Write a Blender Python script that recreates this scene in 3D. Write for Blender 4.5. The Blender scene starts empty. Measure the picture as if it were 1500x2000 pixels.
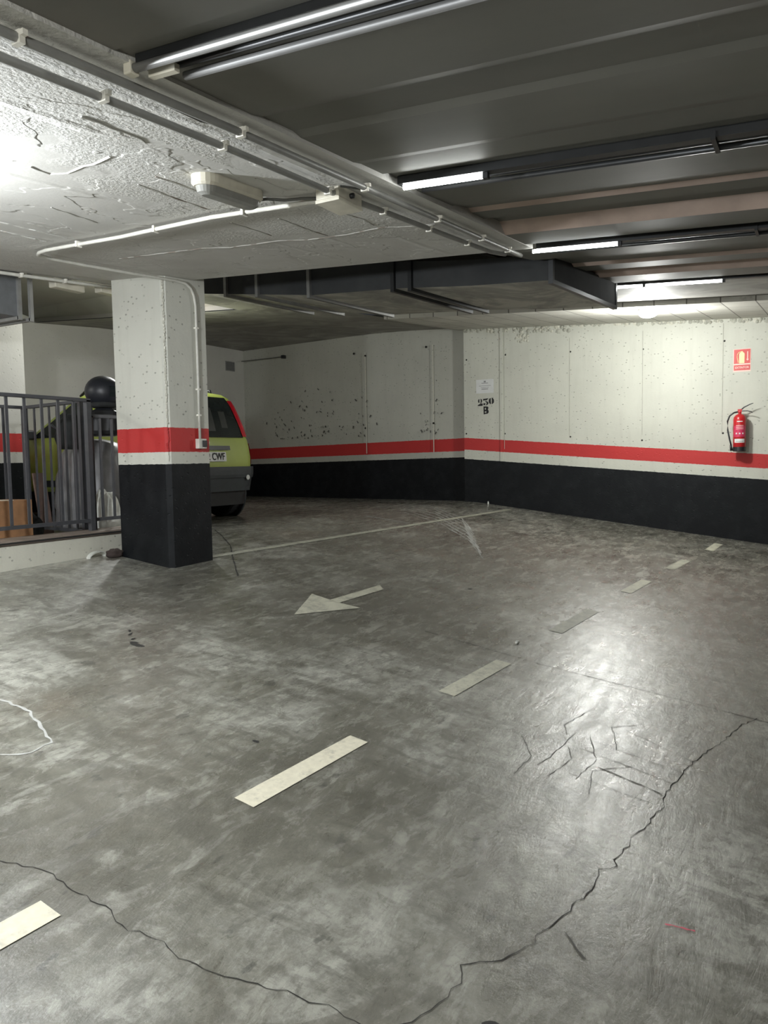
import bpy, math, random
from mathutils import Vector, Matrix, noise
random.seed(7)
S = bpy.context.scene
COL = S.collection
# ------------------------------------------------------------------ camera
# world: x runs along the aisle, y up the ramp, z up; the viewer stands at the origin
EYE = Vector((0, 0, 1.58))
p_ = math.atan(104/1500.0); r_ = math.atan(350/21635.0)
def cw(v):                       # camera-aligned ground frame -> world
    X, Y, Z = v
    return Vector((.5*X + .8660254*Y, -.8660254*X + .5*Y, Z))
F0 = Vector((0, math.cos(p_), -math.sin(p_))); U0 = Vector((0, math.sin(p_), math.cos(p_))); R0 = Vector((1, 0, 0))
Rv = R0*math.cos(r_) - U0*math.sin(r_); Uv = R0*math.sin(r_) + U0*math.cos(r_)
cam = bpy.data.cameras.new('camera'); co = bpy.data.objects.new('camera', cam); COL.objects.link(co)
r, u, f = cw(Rv), cw(Uv), cw(F0)
co.matrix_world = Matrix(((r.x, u.x, -f.x, EYE.x), (r.y, u.y, -f.y, EYE.y), (r.z, u.z, -f.z, EYE.z), (0, 0, 0, 1)))
cam.sensor_fit = 'VERTICAL'; cam.sensor_height = 36; cam.lens = 27.0; cam.clip_start = .05; cam.clip_end = 100
S.camera = co
# ------------------------------------------------------------------ world, exposure, light levels
w = bpy.data.worlds.new('world'); S.world = w; w.use_nodes = True
w.node_tree.nodes['Background'].inputs[0].default_value = (.75, .8, .85, 1)
w.node_tree.nodes['Background'].inputs[1].default_value = .02
S.view_settings.view_transform = 'Standard'; S.view_settings.look = 'None'; S.view_settings.gamma = 1
S.view_settings.exposure = 0.82
E_WALL_LAMP = 80      # bulkhead lamp near the far wall (W)
E_SLAB_LAMP = 160      # lamp under the white slab, left
E_BACK_LAMP = 100      # lamp in the aisle behind the viewer
E_FAR_LAMP = 34       # lamp over the far bays
E_BAY_FILL = 40       # unseen lamp added behind the column to brighten the back wall
E_TUBE = 17           # emission of the fluorescent tubes

# ------------------------------------------------------------------ materials
def new_mat(name):
    m = bpy.data.materials.new(name); m.use_nodes = True
    nt = m.node_tree; b = nt.nodes['Principled BSDF']
    return m, nt, b
def N(nt, t, **k):
    n = nt.nodes.new(t)
    for a, v in k.items(): setattr(n, a, v)
    return n
def lk(nt, a, b): nt.links.new(a, b)
def math_n(nt, op, a, b=None, c=None, clamp=False):
    n = N(nt, 'ShaderNodeMath', operation=op); n.use_clamp = clamp
    for i, v in enumerate((a, b, c)):
        if v is None: continue
        if isinstance(v, (int, float)): n.inputs[i].default_value = v
        else: lk(nt, v, n.inputs[i])
    return n.outputs[0]
def ramp(nt, src, stops, interp='LINEAR'):
    n = N(nt, 'ShaderNodeValToRGB'); e = n.color_ramp; e.interpolation = interp
    while len(e.elements) < len(stops): e.elements.new(.5)
    for el, (p, c) in zip(e.elements, stops):
        el.position = p; el.color = c if len(c) == 4 else (*c, 1)
    lk(nt, src, n.inputs[0]); return n.outputs[0]
def pos(nt, scale=(1, 1, 1), rot=(0, 0, 0)):
    g = N(nt, 'ShaderNodeNewGeometry'); m = N(nt, 'ShaderNodeMapping')
    m.inputs['Scale'].default_value = scale; m.inputs['Rotation'].default_value = rot
    lk(nt, g.outputs['Position'], m.inputs[0]); return m.outputs[0]
def noise_n(nt, vec, scale, detail=4, rough=.55, dist=0):
    n = N(nt, 'ShaderNodeTexNoise'); n.inputs['Scale'].default_value = scale
    n.inputs['Detail'].default_value = detail; n.inputs['Roughness'].default_value = rough
    n.inputs['Distortion'].default_value = dist
    lk(nt, vec, n.inputs['Vector']); return n.outputs['Fac']
def mix(nt, fac, a, b, mode='MIX'):
    n = N(nt, 'ShaderNodeMix', data_type='RGBA', blend_type=mode)
    for i, v in ((0, fac), (6, a), (7, b)):
        if isinstance(v, (int, float)): n.inputs[i].default_value = v
        elif isinstance(v, tuple): n.inputs[i].default_value = v if len(v) == 4 else (*v, 1)
        else: lk(nt, v, n.inputs[i])
    return n.outputs[2]
def bump(nt, b, h, strength, dist=.01):
    n = N(nt, 'ShaderNodeBump'); n.inputs['Strength'].default_value = strength; n.inputs['Distance'].default_value = dist
    lk(nt, h, n.inputs['Height']); lk(nt, n.outputs[0], b.inputs['Normal'])
def simple(name, col, rough=.6, metal=0, var=.12, nscale=12, emit=None, spec=.5, bmp=.0):
    m, nt, b = new_mat(name)
    b.inputs['Roughness'].default_value = rough; b.inputs['Metallic'].default_value = metal
    b.inputs['Specular IOR Level'].default_value = spec
    if emit:
        b.inputs['Emission Color'].default_value = (*emit[0], 1); b.inputs['Emission Strength'].default_value = emit[1]
        b.inputs['Base Color'].default_value = (*col, 1)
        return m
    tc = N(nt, 'ShaderNodeTexCoord'); n = noise_n(nt, tc.outputs['Object'], nscale, 4)
    lo = tuple(max(0, c*(1-var)) for c in col); hi = tuple(min(1, c*(1+var)) for c in col)
    lk(nt, ramp(nt, n, [(.3, lo), (.7, hi)]), b.inputs['Base Color'])
    if bmp: bump(nt, b, n, bmp, .004)
    return m

def wall_mat(name, white, t, k=0.0, y0=0.0, kx=0.0, wear=1.0, pits=1.0):
    """painted concrete wall: black dado, white line, red band, white above; t = heights of the band edges"""
    m, nt, b = new_mat(name)
    g = N(nt, 'ShaderNodeNewGeometry'); sp = N(nt, 'ShaderNodeSeparateXYZ'); lk(nt, g.outputs['Position'], sp.inputs[0])
    z = math_n(nt, 'ADD', sp.outputs[2], math_n(nt, 'MULTIPLY', math_n(nt, 'SUBTRACT', sp.outputs[1], y0), -k))
    v = pos(nt); n_e = noise_n(nt, v, 30, 2)
    zz = math_n(nt, 'ADD', z, math_n(nt, 'MULTIPLY', math_n(nt, 'SUBTRACT', n_e, .5), .012))
    big = noise_n(nt, v, 1.3, 5, .6); mid = noise_n(nt, v, 6, 5, .6); fine = noise_n(nt, v, 45, 3, .6)
    streak = noise_n(nt, pos(nt, (6, 6, .6)), 2, 4, .6)
    c = ramp(nt, big, [(.3, tuple(x*.88 for x in white)), (.7, white)])
    c = mix(nt, math_n(nt, 'MULTIPLY', ramp(nt, streak, [(.5, (0, 0, 0)), (.8, (1, 1, 1))]), .22*wear), c, (.38, .37, .32))
    # small blow holes and scuffs
    vo = N(nt, 'ShaderNodeTexVoronoi'); vo.inputs['Scale'].default_value = 15; lk(nt, pos(nt, (1, 1, 1.5)), vo.inputs['Vector'])
    pit = ramp(nt, vo.outputs['Distance'], [(.09, (1, 1, 1)), (.2, (0, 0, 0))])
    pm = math_n(nt, 'MULTIPLY', pit, ramp(nt, mid, [(.41, (0, 0, 0)), (.50, (1, 1, 1))]))
    c = mix(nt, math_n(nt, 'MULTIPLY', pm, .7*pits), c, (.2, .2, .17))
    sc = ramp(nt, noise_n(nt, pos(nt, (1, 1, .35)), 13, 6, .75), [(.66, (0, 0, 0)), (.72, (1, 1, 1))])
    scm = math_n(nt, 'MULTIPLY', sc, ramp(nt, big, [(.5, (0, 0, 0)), (.62, (1, 1, 1))]))
    c = mix(nt, math_n(nt, 'MULTIPLY', scm, .5*wear), c, (.14, .13, .11))
    red = mix(nt, math_n(nt, 'MULTIPLY', mid, .35), (.50, .028, .026), (.33, .02, .022))
    blk = mix(nt, ramp(nt, mid, [(.45, (0, 0, 0)), (.8, (1, 1, 1))]), (.005, .006, .0075), (.013, .015, .0165))
    chip = ramp(nt, noise_n(nt, v, 22, 4, .7), [(.755, (0, 0, 0)), (.775, (1, 1, 1))])
    blk = mix(nt, math_n(nt, 'MULTIPLY', chip, .6*wear), blk, (.35, .35, .33))
    m_red = math_n(nt, 'MULTIPLY', math_n(nt, 'GREATER_THAN', zz, t[1]), math_n(nt, 'LESS_THAN', zz, t[2]))
    m_blk = math_n(nt, 'LESS_THAN', zz, t[0])
    c = mix(nt, m_red, c, red); c = mix(nt, m_blk, c, blk)
    lk(nt, c, b.inputs['Base Color'])
    lk(nt, math_n(nt, 'ADD', math_n(nt, 'MULTIPLY', m_blk, -.08), .62), b.inputs['Roughness'])
    h = math_n(nt, 'SUBTRACT', math_n(nt, 'ADD', math_n(nt, 'MULTIPLY', mid, .6), math_n(nt, 'MULTIPLY', fine, .3)), pm)
    lk(nt, math_n(nt, 'SUBTRACT', .5, math_n(nt, 'MULTIPLY', m_blk, .28)), b.inputs['Specular IOR Level'])
    bump(nt, b, h, .35, .012)
    return m
WHITE = (.60, .605, .53)
M = {}
M['wall_right'] = wall_mat('painted wall right', WHITE, (1.559, 1.705, 1.891), .0775, 5.0)
M['wall_back'] = wall_mat('painted wall back', (.50, .50, .44), (1.584, 1.685, 1.89), -.015, 5.05, wear=1.2)
M['wall_far'] = wall_mat('painted wall far', (.56, .55, .50), (1.60, 1.72, 1.925), wear=.3, pits=.2)
M['column'] = wall_mat('painted column', (.62, .62, .55), (1.565, 1.665, 1.868), pits=1.0)
M['trim'] = wall_mat('rough white render', (.62, .61, .52), (-9, -9, -9), wear=1.2)

# floor: trowelled, stained, half polished concrete
m, nt, b = new_mat('garage concrete'); M['floor'] = m
v = pos(nt)
big = noise_n(nt, v, .62, 6, .62, .6); mid = noise_n(nt, v, 2.1, 9, .72, .5); fine = noise_n(nt, v, 16, 8, .75)
brush = noise_n(nt, pos(nt, (1.0, 3.2, 1), (0, 0, math.radians(12))), 3.4, 8, .72, .5)
brush2 = noise_n(nt, pos(nt, (4.0, 1.1, 1), (0, 0, math.radians(18))), 2.4, 8, .72, .4)
s = math_n(nt, 'ADD', math_n(nt, 'MULTIPLY', big, .62), math_n(nt, 'MULTIPLY', mid, .38))
c = ramp(nt, s, [(.38, (.10, .098, .082)), (.46, (.16, .158, .136)), (.50, (.21, .21, .187)), (.545, (.30, .303, .28)), (.64, (.42, .425, .395))])
g1 = noise_n(nt, pos(nt, (1, 1.9, 1), (0, 0, math.radians(20))), 7, 10, .78, .6)
c = mix(nt, ramp(nt, brush, [(.52, (0, 0, 0)), (.63, (.45, .45, .45))]), c, (.40, .405, .375))
c = mix(nt, ramp(nt, g1, [(.53, (0, 0, 0)), (.62, (.4, .4, .4))]), c, (.34, .34, .315))
c = mix(nt, ramp(nt, g1, [(.38, (.6, .6, .6)), (.46, (0, 0, 0))]), c, (.10, .099, .085))
c = mix(nt, ramp(nt, brush2, [(.51, (0, 0, 0)), (.61, (.65, .65, .65))]), c, (.095, .093, .08))
blot = ramp(nt, noise_n(nt, v, 1.5, 7, .68, .8), [(.555, (0, 0, 0)), (.575, (1, 1, 1))])
c = mix(nt, math_n(nt, 'MULTIPLY', blot, .55), c, (.115, .11, .092))
c = mix(nt, ramp(nt, fine, [(.40, (.6, .6, .6)), (.54, (0, 0, 0))]), c, (.11, .108, .094))
spots = ramp(nt, noise_n(nt, pos(nt, (1, 1.8, 1)), 6, 4, .6), [(.655, (0, 0, 0)), (.68, (1, 1, 1))])
c = mix(nt, math_n(nt, 'MULTIPLY', spots, .6), c, (.06, .06, .055))
rust = ramp(nt, noise_n(nt, v, .9, 4, .6), [(.6, (0, 0, 0)), (.7, (.35, .35, .35))])
c = mix(nt, rust, c, (.20, .155, .12))
c = mix(nt, 1.0, c, (1.04, 1.02, .96), 'MULTIPLY')
lk(nt, c, b.inputs['Base Color'])
rg = ramp(nt, math_n(nt, 'ADD', math_n(nt, 'MULTIPLY', brush, .5), math_n(nt, 'MULTIPLY', mid, .5)), [(.40, (.22, .22, .22)), (.58, (.50, .50, .50))])
lk(nt, rg, b.inputs['Roughness']); b.inputs['Specular IOR Level'].default_value = .75
h = math_n(nt, 'ADD', math_n(nt, 'MULTIPLY', brush, .5), math_n(nt, 'ADD', math_n(nt, 'MULTIPLY', fine, .25), math_n(nt, 'MULTIPLY', mid, .5)))
bump(nt, b, h, .45, .02)
b.inputs['Coat Weight'].default_value = .8
lk(nt, ramp(nt, math_n(nt, 'ADD', math_n(nt, 'MULTIPLY', brush, .5), math_n(nt, 'MULTIPLY', g1, .5)), [(.42, (.13, .13, .13)), (.58, (.34, .34, .34))]), b.inputs['Coat Roughness'])
nb = N(nt, 'ShaderNodeBump'); nb.inputs['Strength'].default_value = .28; nb.inputs['Distance'].default_value = .02
lk(nt, h, nb.inputs['Height']); lk(nt, nb.outputs[0], b.inputs['Coat Normal'])
M['crack'] = simple('crack shadowed gap', (.022, .021, .019), .95)
M['scratch'] = simple('dark scuff', (.06, .058, .052), .6)
M['stain'] = simple('oil stain', (.03, .03, .028), .5)
M['pale_crack'] = simple('filled crack', (.36, .36, .34), .7)

def paint_mat(name, col, wear_lo, wear_hi, amt):
    m, nt, b = new_mat(name); v = pos(nt)
    f_ = noise_n(nt, v, 11, 6, .75); c = ramp(nt, noise_n(nt, v, 40, 3), [(.3, tuple(x*.85 for x in col)), (.7, col)])
    c = mix(nt, math_n(nt, 'MULTIPLY', ramp(nt, f_, [(wear_lo, (0, 0, 0)), (wear_hi, (1, 1, 1))]), amt), c, (.17, .165, .14))
    lk(nt, c, b.inputs['Base Color']); b.inputs['Roughness'].default_value = .55; bump(nt, b, f_, .15, .004)
    return m
M['line_fresh'] = paint_mat('cream road paint', (.70, .66, .52), .55, .75, .6)
M['line_worn'] = paint_mat('worn cream road paint', (.56, .55, .44), .47, .66, .6)
M['line_faint'] = paint_mat('faded road paint', (.46, .46, .375), .42, .62, .6)

# white sprayed slab with board marks
m, nt, b = new_mat('white slab soffit'); M['slab'] = m
v = pos(nt)
n1 = noise_n(nt, v, 1.1, 4, .55, .4); n2 = noise_n(nt, v, 60, 3, .6)
c = ramp(nt, n1, [(.3, (.50, .49, .45)), (.7, (.62, .615, .58))])
dirt = ramp(nt, noise_n(nt, pos(nt, (1, 2.2, 1)), 2.3, 4, .6), [(.6, (0, 0, 0)), (.75, (1, 1, 1))])
c = mix(nt, math_n(nt, 'MULTIPLY', dirt, .3), c, (.30, .28, .24))
lk(nt, c, b.inputs['Base Color']); b.inputs['Roughness'].default_value = .75
geo = N(nt, 'ShaderNodeNewGeometry'); sx = N(nt, 'ShaderNodeSeparateXYZ'); lk(nt, geo.outputs['Position'], sx.inputs[0])
wob = math_n(nt, 'MULTIPLY', math_n(nt, 'SUBTRACT', noise_n(nt, v, 3, 4), .5), .05)
pj = math_n(nt, 'PINGPONG', math_n(nt, 'ADD', sx.outputs[1], wob), .19)
lip = ramp(nt, pj, [(0.0, (1, 1, 1)), (.035, (0, 0, 0))])
lipm = math_n(nt, 'MULTIPLY', lip, ramp(nt, noise_n(nt, v, 1.6, 3), [(.48, (0, 0, 0)), (.56, (1, 1, 1))]))
patch = ramp(nt, noise_n(nt, pos(nt, (1.1, 1.6, 1)), 1.15, 4, .6, .3), [(.52, (0, 0, 0)), (.532, (1, 1, 1))])
rough_zone = ramp(nt, math_n(nt, 'ADD', noise_n(nt, v, 1.0, 3), math_n(nt, 'MULTIPLY', math_n(nt, 'LESS_THAN', sx.outputs[1], 2.15), .12)), [(.52, (.12, .12, .12)), (.56, (1, 1, 1))])
grain = math_n(nt, 'MULTIPLY', n2, math_n(nt, 'MULTIPLY', rough_zone, .5))
h = math_n(nt, 'ADD', math_n(nt, 'ADD', math_n(nt, 'MULTIPLY', patch, .3), math_n(nt, 'MULTIPLY', lipm, .35)), grain)
bump(nt, b, h, .5, .02)

# dark ribbed soffit
m, nt, b = new_mat('dark ribbed soffit'); M['ribs'] = m
v = pos(nt, (1, .25, 1))
n1 = noise_n(nt, v, 2.2, 4); n2 = noise_n(nt, pos(nt), .5, 2)
c = ramp(nt, n1, [(.3, (.125, .124, .108)), (.7, (.165, .162, .14))])
c = mix(nt, ramp(nt, n2, [(.45, (0, 0, 0)), (.65, (.6, .6, .6))]), c, (.18, .155, .13))
lk(nt, c, b.inputs['Base Color']); b.inputs['Roughness'].default_value = .6
bump(nt, b, noise_n(nt, pos(nt), 30, 3), .08, .005)
m, nt, b = new_mat('grey mottled concrete soffit'); M['soffit'] = m
v = pos(nt)
n1 = noise_n(nt, v, 1.6, 6, .62, 1.0); n2 = noise_n(nt, v, 7, 4)
c = ramp(nt, n1, [(.35, (.20, .195, .17)), (.55, (.30, .29, .26)), (.7, (.42, .41, .37))])
lk(nt, c, b.inputs['Base Color']); b.inputs['Roughness'].default_value = .7; bump(nt, b, n2, .2, .01)
# boarded soffit next to the wall: whitish tiles with dark joints
m, nt, b = new_mat('boarded white soffit'); M['boards'] = m
geo = N(nt, 'ShaderNodeNewGeometry'); mp = N(nt, 'ShaderNodeMapping'); lk(nt, geo.outputs['Position'], mp.inputs[0])
br = N(nt, 'ShaderNodeTexBrick'); lk(nt, mp.outputs[0], br.inputs['Vector'])
br.inputs['Scale'].default_value = 1; br.inputs['Brick Width'].default_value = .62; br.inputs['Row Height'].default_value = .34
br.inputs['Mortar Size'].default_value = .008; br.inputs['Mortar Smooth'].default_value = .3
br.inputs['Color1'].default_value = (.58, .57, .51, 1); br.inputs['Color2'].default_value = (.47, .46, .41, 1); br.inputs['Mortar'].default_value = (.16, .15, .13, 1)
c = mix(nt, ramp(nt, noise_n(nt, pos(nt), 3, 5, .7), [(.6, (0, 0, 0)), (.7, (.5, .5, .5))]), br.outputs['Color'], (.2, .19, .16))
lk(nt, c, b.inputs['Base Color']); b.inputs['Roughness'].default_value = .7; bump(nt, b, br.outputs['Fac'], -.5, .01)

# galvanised / painted duct
m, nt, b = new_mat('dark galvanised sheet'); M['duct'] = m
n1 = noise_n(nt, pos(nt), 3, 4, .6)
lk(nt, ramp(nt, n1, [(.3, (.028, .030, .031)), (.7, (.045, .047, .047))]), b.inputs['Base Color']); b.inputs['Specular IOR Level'].default_value = .25; b.inputs['Roughness'].default_value = .8
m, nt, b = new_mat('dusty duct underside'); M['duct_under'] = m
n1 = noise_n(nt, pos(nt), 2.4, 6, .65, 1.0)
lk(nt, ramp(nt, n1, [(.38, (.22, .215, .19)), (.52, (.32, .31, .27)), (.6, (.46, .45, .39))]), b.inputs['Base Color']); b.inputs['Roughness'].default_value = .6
M['tray'] = simple('zinc tray', (.24, .24, .23), .45, .5)
M['tray_dark'] = simple('dark steel angle', (.04, .042, .043), .4, .6)
M['tray_mid'] = simple('grey steel pipe', (.15, .15, .145), .5, .2)
M['duct_grey'] = simple('pale galvanised duct', (.20, .21, .22), .5, .3)
M['conduit'] = simple('grey conduit', (.30, .30, .285), .45, .2)
M['wood'] = simple('pinkish bare board', (.46, .36, .30), .7, nscale=5)  # pinkish rib faces, made paler to paint in the light on them
M['seam'] = simple('seam in the paint', (.42, .42, .36), .8)  # wall seams, and dots that paint shade into the rough lip
M['pvc'] = simple('white plastic conduit', (.62, .61, .55), .4)
M['clip'] = simple('pale plastic clip', (.80, .78, .70), .4)
M['cable'] = simple('dark cable', (.10, .10, .09), .5)
M['plastic_cream'] = simple('aged cream plastic', (.60, .57, .47), .45)
M['plastic_grey'] = simple('smoky lens plastic', (.26, .26, .24), .25)
M['black_plastic'] = simple('black plastic', (.018, .019, .021), .42)
M['dark_grey_plastic'] = simple('dark grey bumper plastic', (.035, .042, .046), .5)
M['tube'] = simple('lit tube', (.9, .9, .9), emit=((.98, 1.0, .97), E_TUBE))
M['tube_dim'] = simple('tube end glow', (.8, .8, .8), emit=((.93, .97, 1.0), .5))
M['globe'] = simple('lit diffuser', (.9, .9, .9), emit=((.93, .97, 1.0), 30))
M['rail'] = simple('dark grey painted steel', (.075, .077, .084), .45, .2)
M['cap_tile'] = simple('pinkish brown coping tiles', (.25, .205, .17), .6, var=.25, nscale=4)
M['lime'] = simple('lime green car paint', (.40, .48, .105), .28, var=.03)
M['car_glass'] = simple('dark car window', (.018, .024, .024), .12, var=.3, nscale=3)
M['seat_pale'] = simple('seat seen through the glass', (.05, .055, .05), .3)
M['lens_red'] = simple('red lamp lens', (.60, .008, .025), .15)
M['chrome'] = simple('bright chrome', (.7, .7, .7), .15, 1)
M['plate_white'] = simple('white number plate', (.75, .76, .74), .4, var=.02)
M['ink'] = simple('black ink', (.008, .008, .008), .6)
M['ink_grey'] = simple('grey print', (.25, .25, .25), .7)
M['rubber'] = simple('tyre rubber', (.012, .013, .016), .7)
M['paper'] = simple('white paper sheet', (.66, .67, .66), .6, var=.04)
M['sign_red'] = simple('faded red sign', (.62, .075, .07), .45, var=.06)
M['sign_pale'] = simple('pale pink sign print', (.85, .62, .55), .5, var=.04)
M['sign_yellow'] = simple('pale luminous yellow print', (.86, .84, .42), .5, var=.04)
M['ext_red'] = simple('red enamel', (.50, .018, .022), .28, var=.05)
M['ext_label'] = simple('red label', (.60, .04, .11), .4, var=.1, nscale=40)
M['cover'] = simple('grey tarpaulin', (.23, .23, .235), .42, var=.2, nscale=6, bmp=.5)
M['helmet'] = simple('dark helmet shell', (.016, .018, .024), .42)
M['bag_white'] = simple('white plastic bag', (.66, .67, .62), .35, var=.1, bmp=.3)
M['cardboard'] = simple('brown cardboard', (.36, .19, .09), .8, var=.15)
M['wood_brown'] = simple('brown board', (.20, .135, .11), .7, var=.2)
M['dark_cloth'] = simple('dark cloth', (.022, .024, .024), .85, var=.3)
M['rag_brown'] = simple('dark brown rag', (.05, .035, .03), .9, var=.3)
M['pink_chalk'] = simple('pink chalk', (.62, .13, .17), .8)

# ------------------------------------------------------------------ mesh helpers
class MB:
    def __init__(s): s.v = []; s.f = []; s.mi = []; s.cur = 0
    def add(s, vs, fs):
        o = len(s.v); s.v += [tuple(v) for v in vs]
        for f in fs: s.f.append(tuple(i+o for i in f)); s.mi.append(s.cur)
    def box(s, c, d, rot=None, top=1.0):
        cx, cy, cz = c; dx, dy, dz = (q/2 for q in d)
        vs = [Vector((sx*dx*(top if sz > 0 else 1), sy*dy*(top if sz > 0 else 1), sz*dz)) for sz in (-1, 1) for sy in (-1, 1) for sx in (-1, 1)]
        if rot is not None: vs = [rot @ q for q in vs]
        vs = [q+Vector(c) for q in vs]
        s.add(vs, [(0, 2, 3, 1), (4, 5, 7, 6), (0, 1, 5, 4), (2, 6, 7, 3), (0, 4, 6, 2), (1, 3, 7, 5)])
        return s
    def hexa(s, q):   # q: bottom 4 then top 4, both in the same winding
        s.add(q, [(3, 2, 1, 0), (4, 5, 6, 7), (0, 1, 5, 4), (1, 2, 6, 5), (2, 3, 7, 6), (3, 0, 4, 7)]); return s
    def tube(s, pts, rad, n=8, cap=True, flat=1.0):
        pts = [Vector(p) for p in pts]; vs = []; fs = []
        rad = rad if isinstance(rad, (list, tuple)) else [rad]*len(pts)
        up = Vector((0, 0, 1))
        for i, p in enumerate(pts):
            t = (pts[min(i+1, len(pts)-1)]-pts[max(i-1, 0)]).normalized()
            a = t.cross(up)
            if a.length < .08: a = t.cross(Vector((1, .3, 0)))
            a.normalize(); b = t.cross(a)
            for k in range(n):
                th = 2*math.pi*k/n + math.pi/n
                vs.append(p + a*math.cos(th)*rad[i] + b*math.sin(th)*rad[i]*flat)
        for i in range(len(pts)-1):
            for k in range(n):
                fs.append((i*n+k, i*n+(k+1) % n, (i+1)*n+(k+1) % n, (i+1)*n+k))
        if cap:
            fs.append(tuple(range(n))[::-1]); fs.append(tuple((len(pts)-1)*n+k for k in range(n)))
        s.add(vs, fs); return s
    def lathe(s, c, prof, n=24, rot=None):   # prof: (radius, height)
        vs = []; fs = []
        for r, h in prof:
            for k in range(n):
                q = Vector((r*math.cos(2*math.pi*k/n), r*math.sin(2*math.pi*k/n), h))
                if rot is not None: q = rot @ q
                vs.append(q+Vector(c))
        for i in range(len(prof)-1):
            for k in range(n): fs.append((i*n+k, i*n+(k+1) % n, (i+1)*n+(k+1) % n, (i+1)*n+k))
        fs.append(tuple(range(n))[::-1]); fs.append(tuple((len(prof)-1)*n+k for k in range(n)))
        s.add(vs, fs); return s
    def prism(s, poly, origin, ex, ey, depth):  # 2D polygon in plane (ex, ey), extruded along ex x ey
        ex, ey = Vector(ex), Vector(ey); nz = ex.cross(ey).normalized()*depth; o = Vector(origin); n = len(poly)
        a = [o+ex*x+ey*y for x, y in poly]; vs = a+[q+nz for q in a]
        s.add(vs, [tuple(range(n))[::-1], tuple(range(n, 2*n))]+[(i, (i+1) % n, n+(i+1) % n, n+i) for i in range(n)]); return s
    def build(s, name, mat, parent=None, smooth=False, bevel=0, sub=0):
        me = bpy.data.meshes.new(name); me.from_pydata(s.v, [], s.f)
        mats = mat if isinstance(mat, (list, tuple)) else [mat]
        for q in mats: me.materials.append(q)
        for p, k in zip(me.polygons, s.mi): p.material_index = k; p.use_smooth = smooth
        me.update(); o = bpy.data.objects.new(name, me); COL.objects.link(o)
        if parent: o.parent = parent
        if bevel:
            b = o.modifiers.new('b', 'BEVEL'); b.width = bevel; b.segments = 2; b.limit_method = 'ANGLE'
        if sub:
            q = o.modifiers.new('s', 'SUBSURF'); q.levels = sub; q.render_levels = sub
        return o
def tag(o, label, cat, group=None, kind=None):
    o['label'] = label; o['category'] = cat
    if group: o['group'] = group
    if kind: o['kind'] = kind
    return o
def thing(name, label, cat, loc=(0, 0, 0), rz=0, group=None, rot=None):
    o = bpy.data.objects.new(name, None); COL.objects.link(o); o.location = loc
    o.rotation_euler = rot if rot else (0, 0, rz); o.empty_display_size = .1
    return tag(o, label, cat, group)
def struct(o, label=None, cat=None):
    o['kind'] = 'structure'
    if label: o['label'] = label
    if cat: o['category'] = cat
    return o
def text_obj(name, body, size, mat, origin, ex, ey, parent=None, depth=.0015, align='CENTER', sx=1.0, offset=0):
    cu = bpy.data.curves.new(name+'_c', 'FONT'); cu.body = body; cu.size = size; cu.extrude = depth; cu.align_x = align; cu.align_y = 'CENTER'; cu.offset = offset
    t = bpy.data.objects.new(name+'_c', cu); COL.objects.link(t); bpy.context.view_layer.update()
    me = bpy.data.meshes.new_from_object(t.evaluated_get(bpy.context.evaluated_depsgraph_get()))
    bpy.data.objects.remove(t)
    ex, ey = Vector(ex).normalized(), Vector(ey).normalized(); n = ex.cross(ey)
    Mx = Matrix(((ex.x*sx, ey.x, n.x, origin[0]), (ex.y*sx, ey.y, n.y, origin[1]), (ex.z*sx, ey.z, n.z, origin[2]), (0, 0, 0, 1)))
    me.transform(Mx); me.materials.clear(); me.materials.append(mat)
    o = bpy.data.objects.new(name, me); COL.objects.link(o)
    if parent: o.parent = parent
    return o

# ------------------------------------------------------------------ surfaces of the place
def smin(a, b, k=.03):
    h = max(k-abs(a-b), 0)/k; return min(a, b)-h*h*k*.25
def zf(x, y): return smin(.0256*x+.122*y, .88)          # ramp that levels out into the far bays
def zc(x, y): return smin(2.47+.0739*x+.060*y, 3.72)    # soffit parallel to the ramp

# ------------------------------------------------------------------ floor
def decal(mb, quad_pts, h=.003):                        # flat paint, subdivided so that it follows the floor
    a, b_, c_, d = [Vector((*q[:2], 0)) for q in quad_pts]; n = max(2, int((b_-a).length/.12))
    vs = []
    for i in range(n+1):
        t = i/n; p, q = a.lerp(b_, t), d.lerp(c_, t)
        for s_ in (p, q): vs.append((s_.x, s_.y, zf(s_.x, s_.y)+h))
    mb.add(vs, [(2*i, 2*i+2, 2*i+3, 2*i+1) for i in range(n)])
def ribbon(mb, pts, wd, h=.002, jit=0.0, step=.03):
    P = []
    for (a, b_) in zip(pts[:-1], pts[1:]):
        a, b_ = Vector(a[:2]), Vector(b_[:2]); n = max(1, int((b_-a).length/step)); d = (b_-a).normalized(); q = Vector((-d.y, d.x))
        for i in range(n): P.append(a.lerp(b_, i/n)+q*random.uniform(-jit, jit))
    P.append(Vector(pts[-1][:2])); vs = []
    for i, p in enumerate(P):
        d = (P[min(i+1, len(P)-1)]-P[max(i-1, 0)]).normalized(); q = Vector((-d.y, d.x))*wd*.5*random.uniform(.5, 1.5)
        for s_ in (p+q, p-q): vs.append((s_.x, s_.y, zf(s_.x, s_.y)+h))
    mb.add(vs, [(2*i, 2*i+1, 2*i+3, 2*i+2) for i in range(len(P)-1)])
fl = MB(); st = .1; X0, X1, Y0, Y1 = -4.0, 12.6, -5.0, 10.7
nx, ny = round((X1-X0)/st), round((Y1-Y0)/st)
fl.add([(X0+i*st, Y0+j*st, zf(X0+i*st, Y0+j*st)) for j in range(ny+1) for i in range(nx+1)],
       [(j*(nx+1)+i, j*(nx+1)+i+1, (j+1)*(nx+1)+i+1, (j+1)*(nx+1)+i) for j in range(ny) for i in range(nx)])
fl.cur = 1
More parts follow.
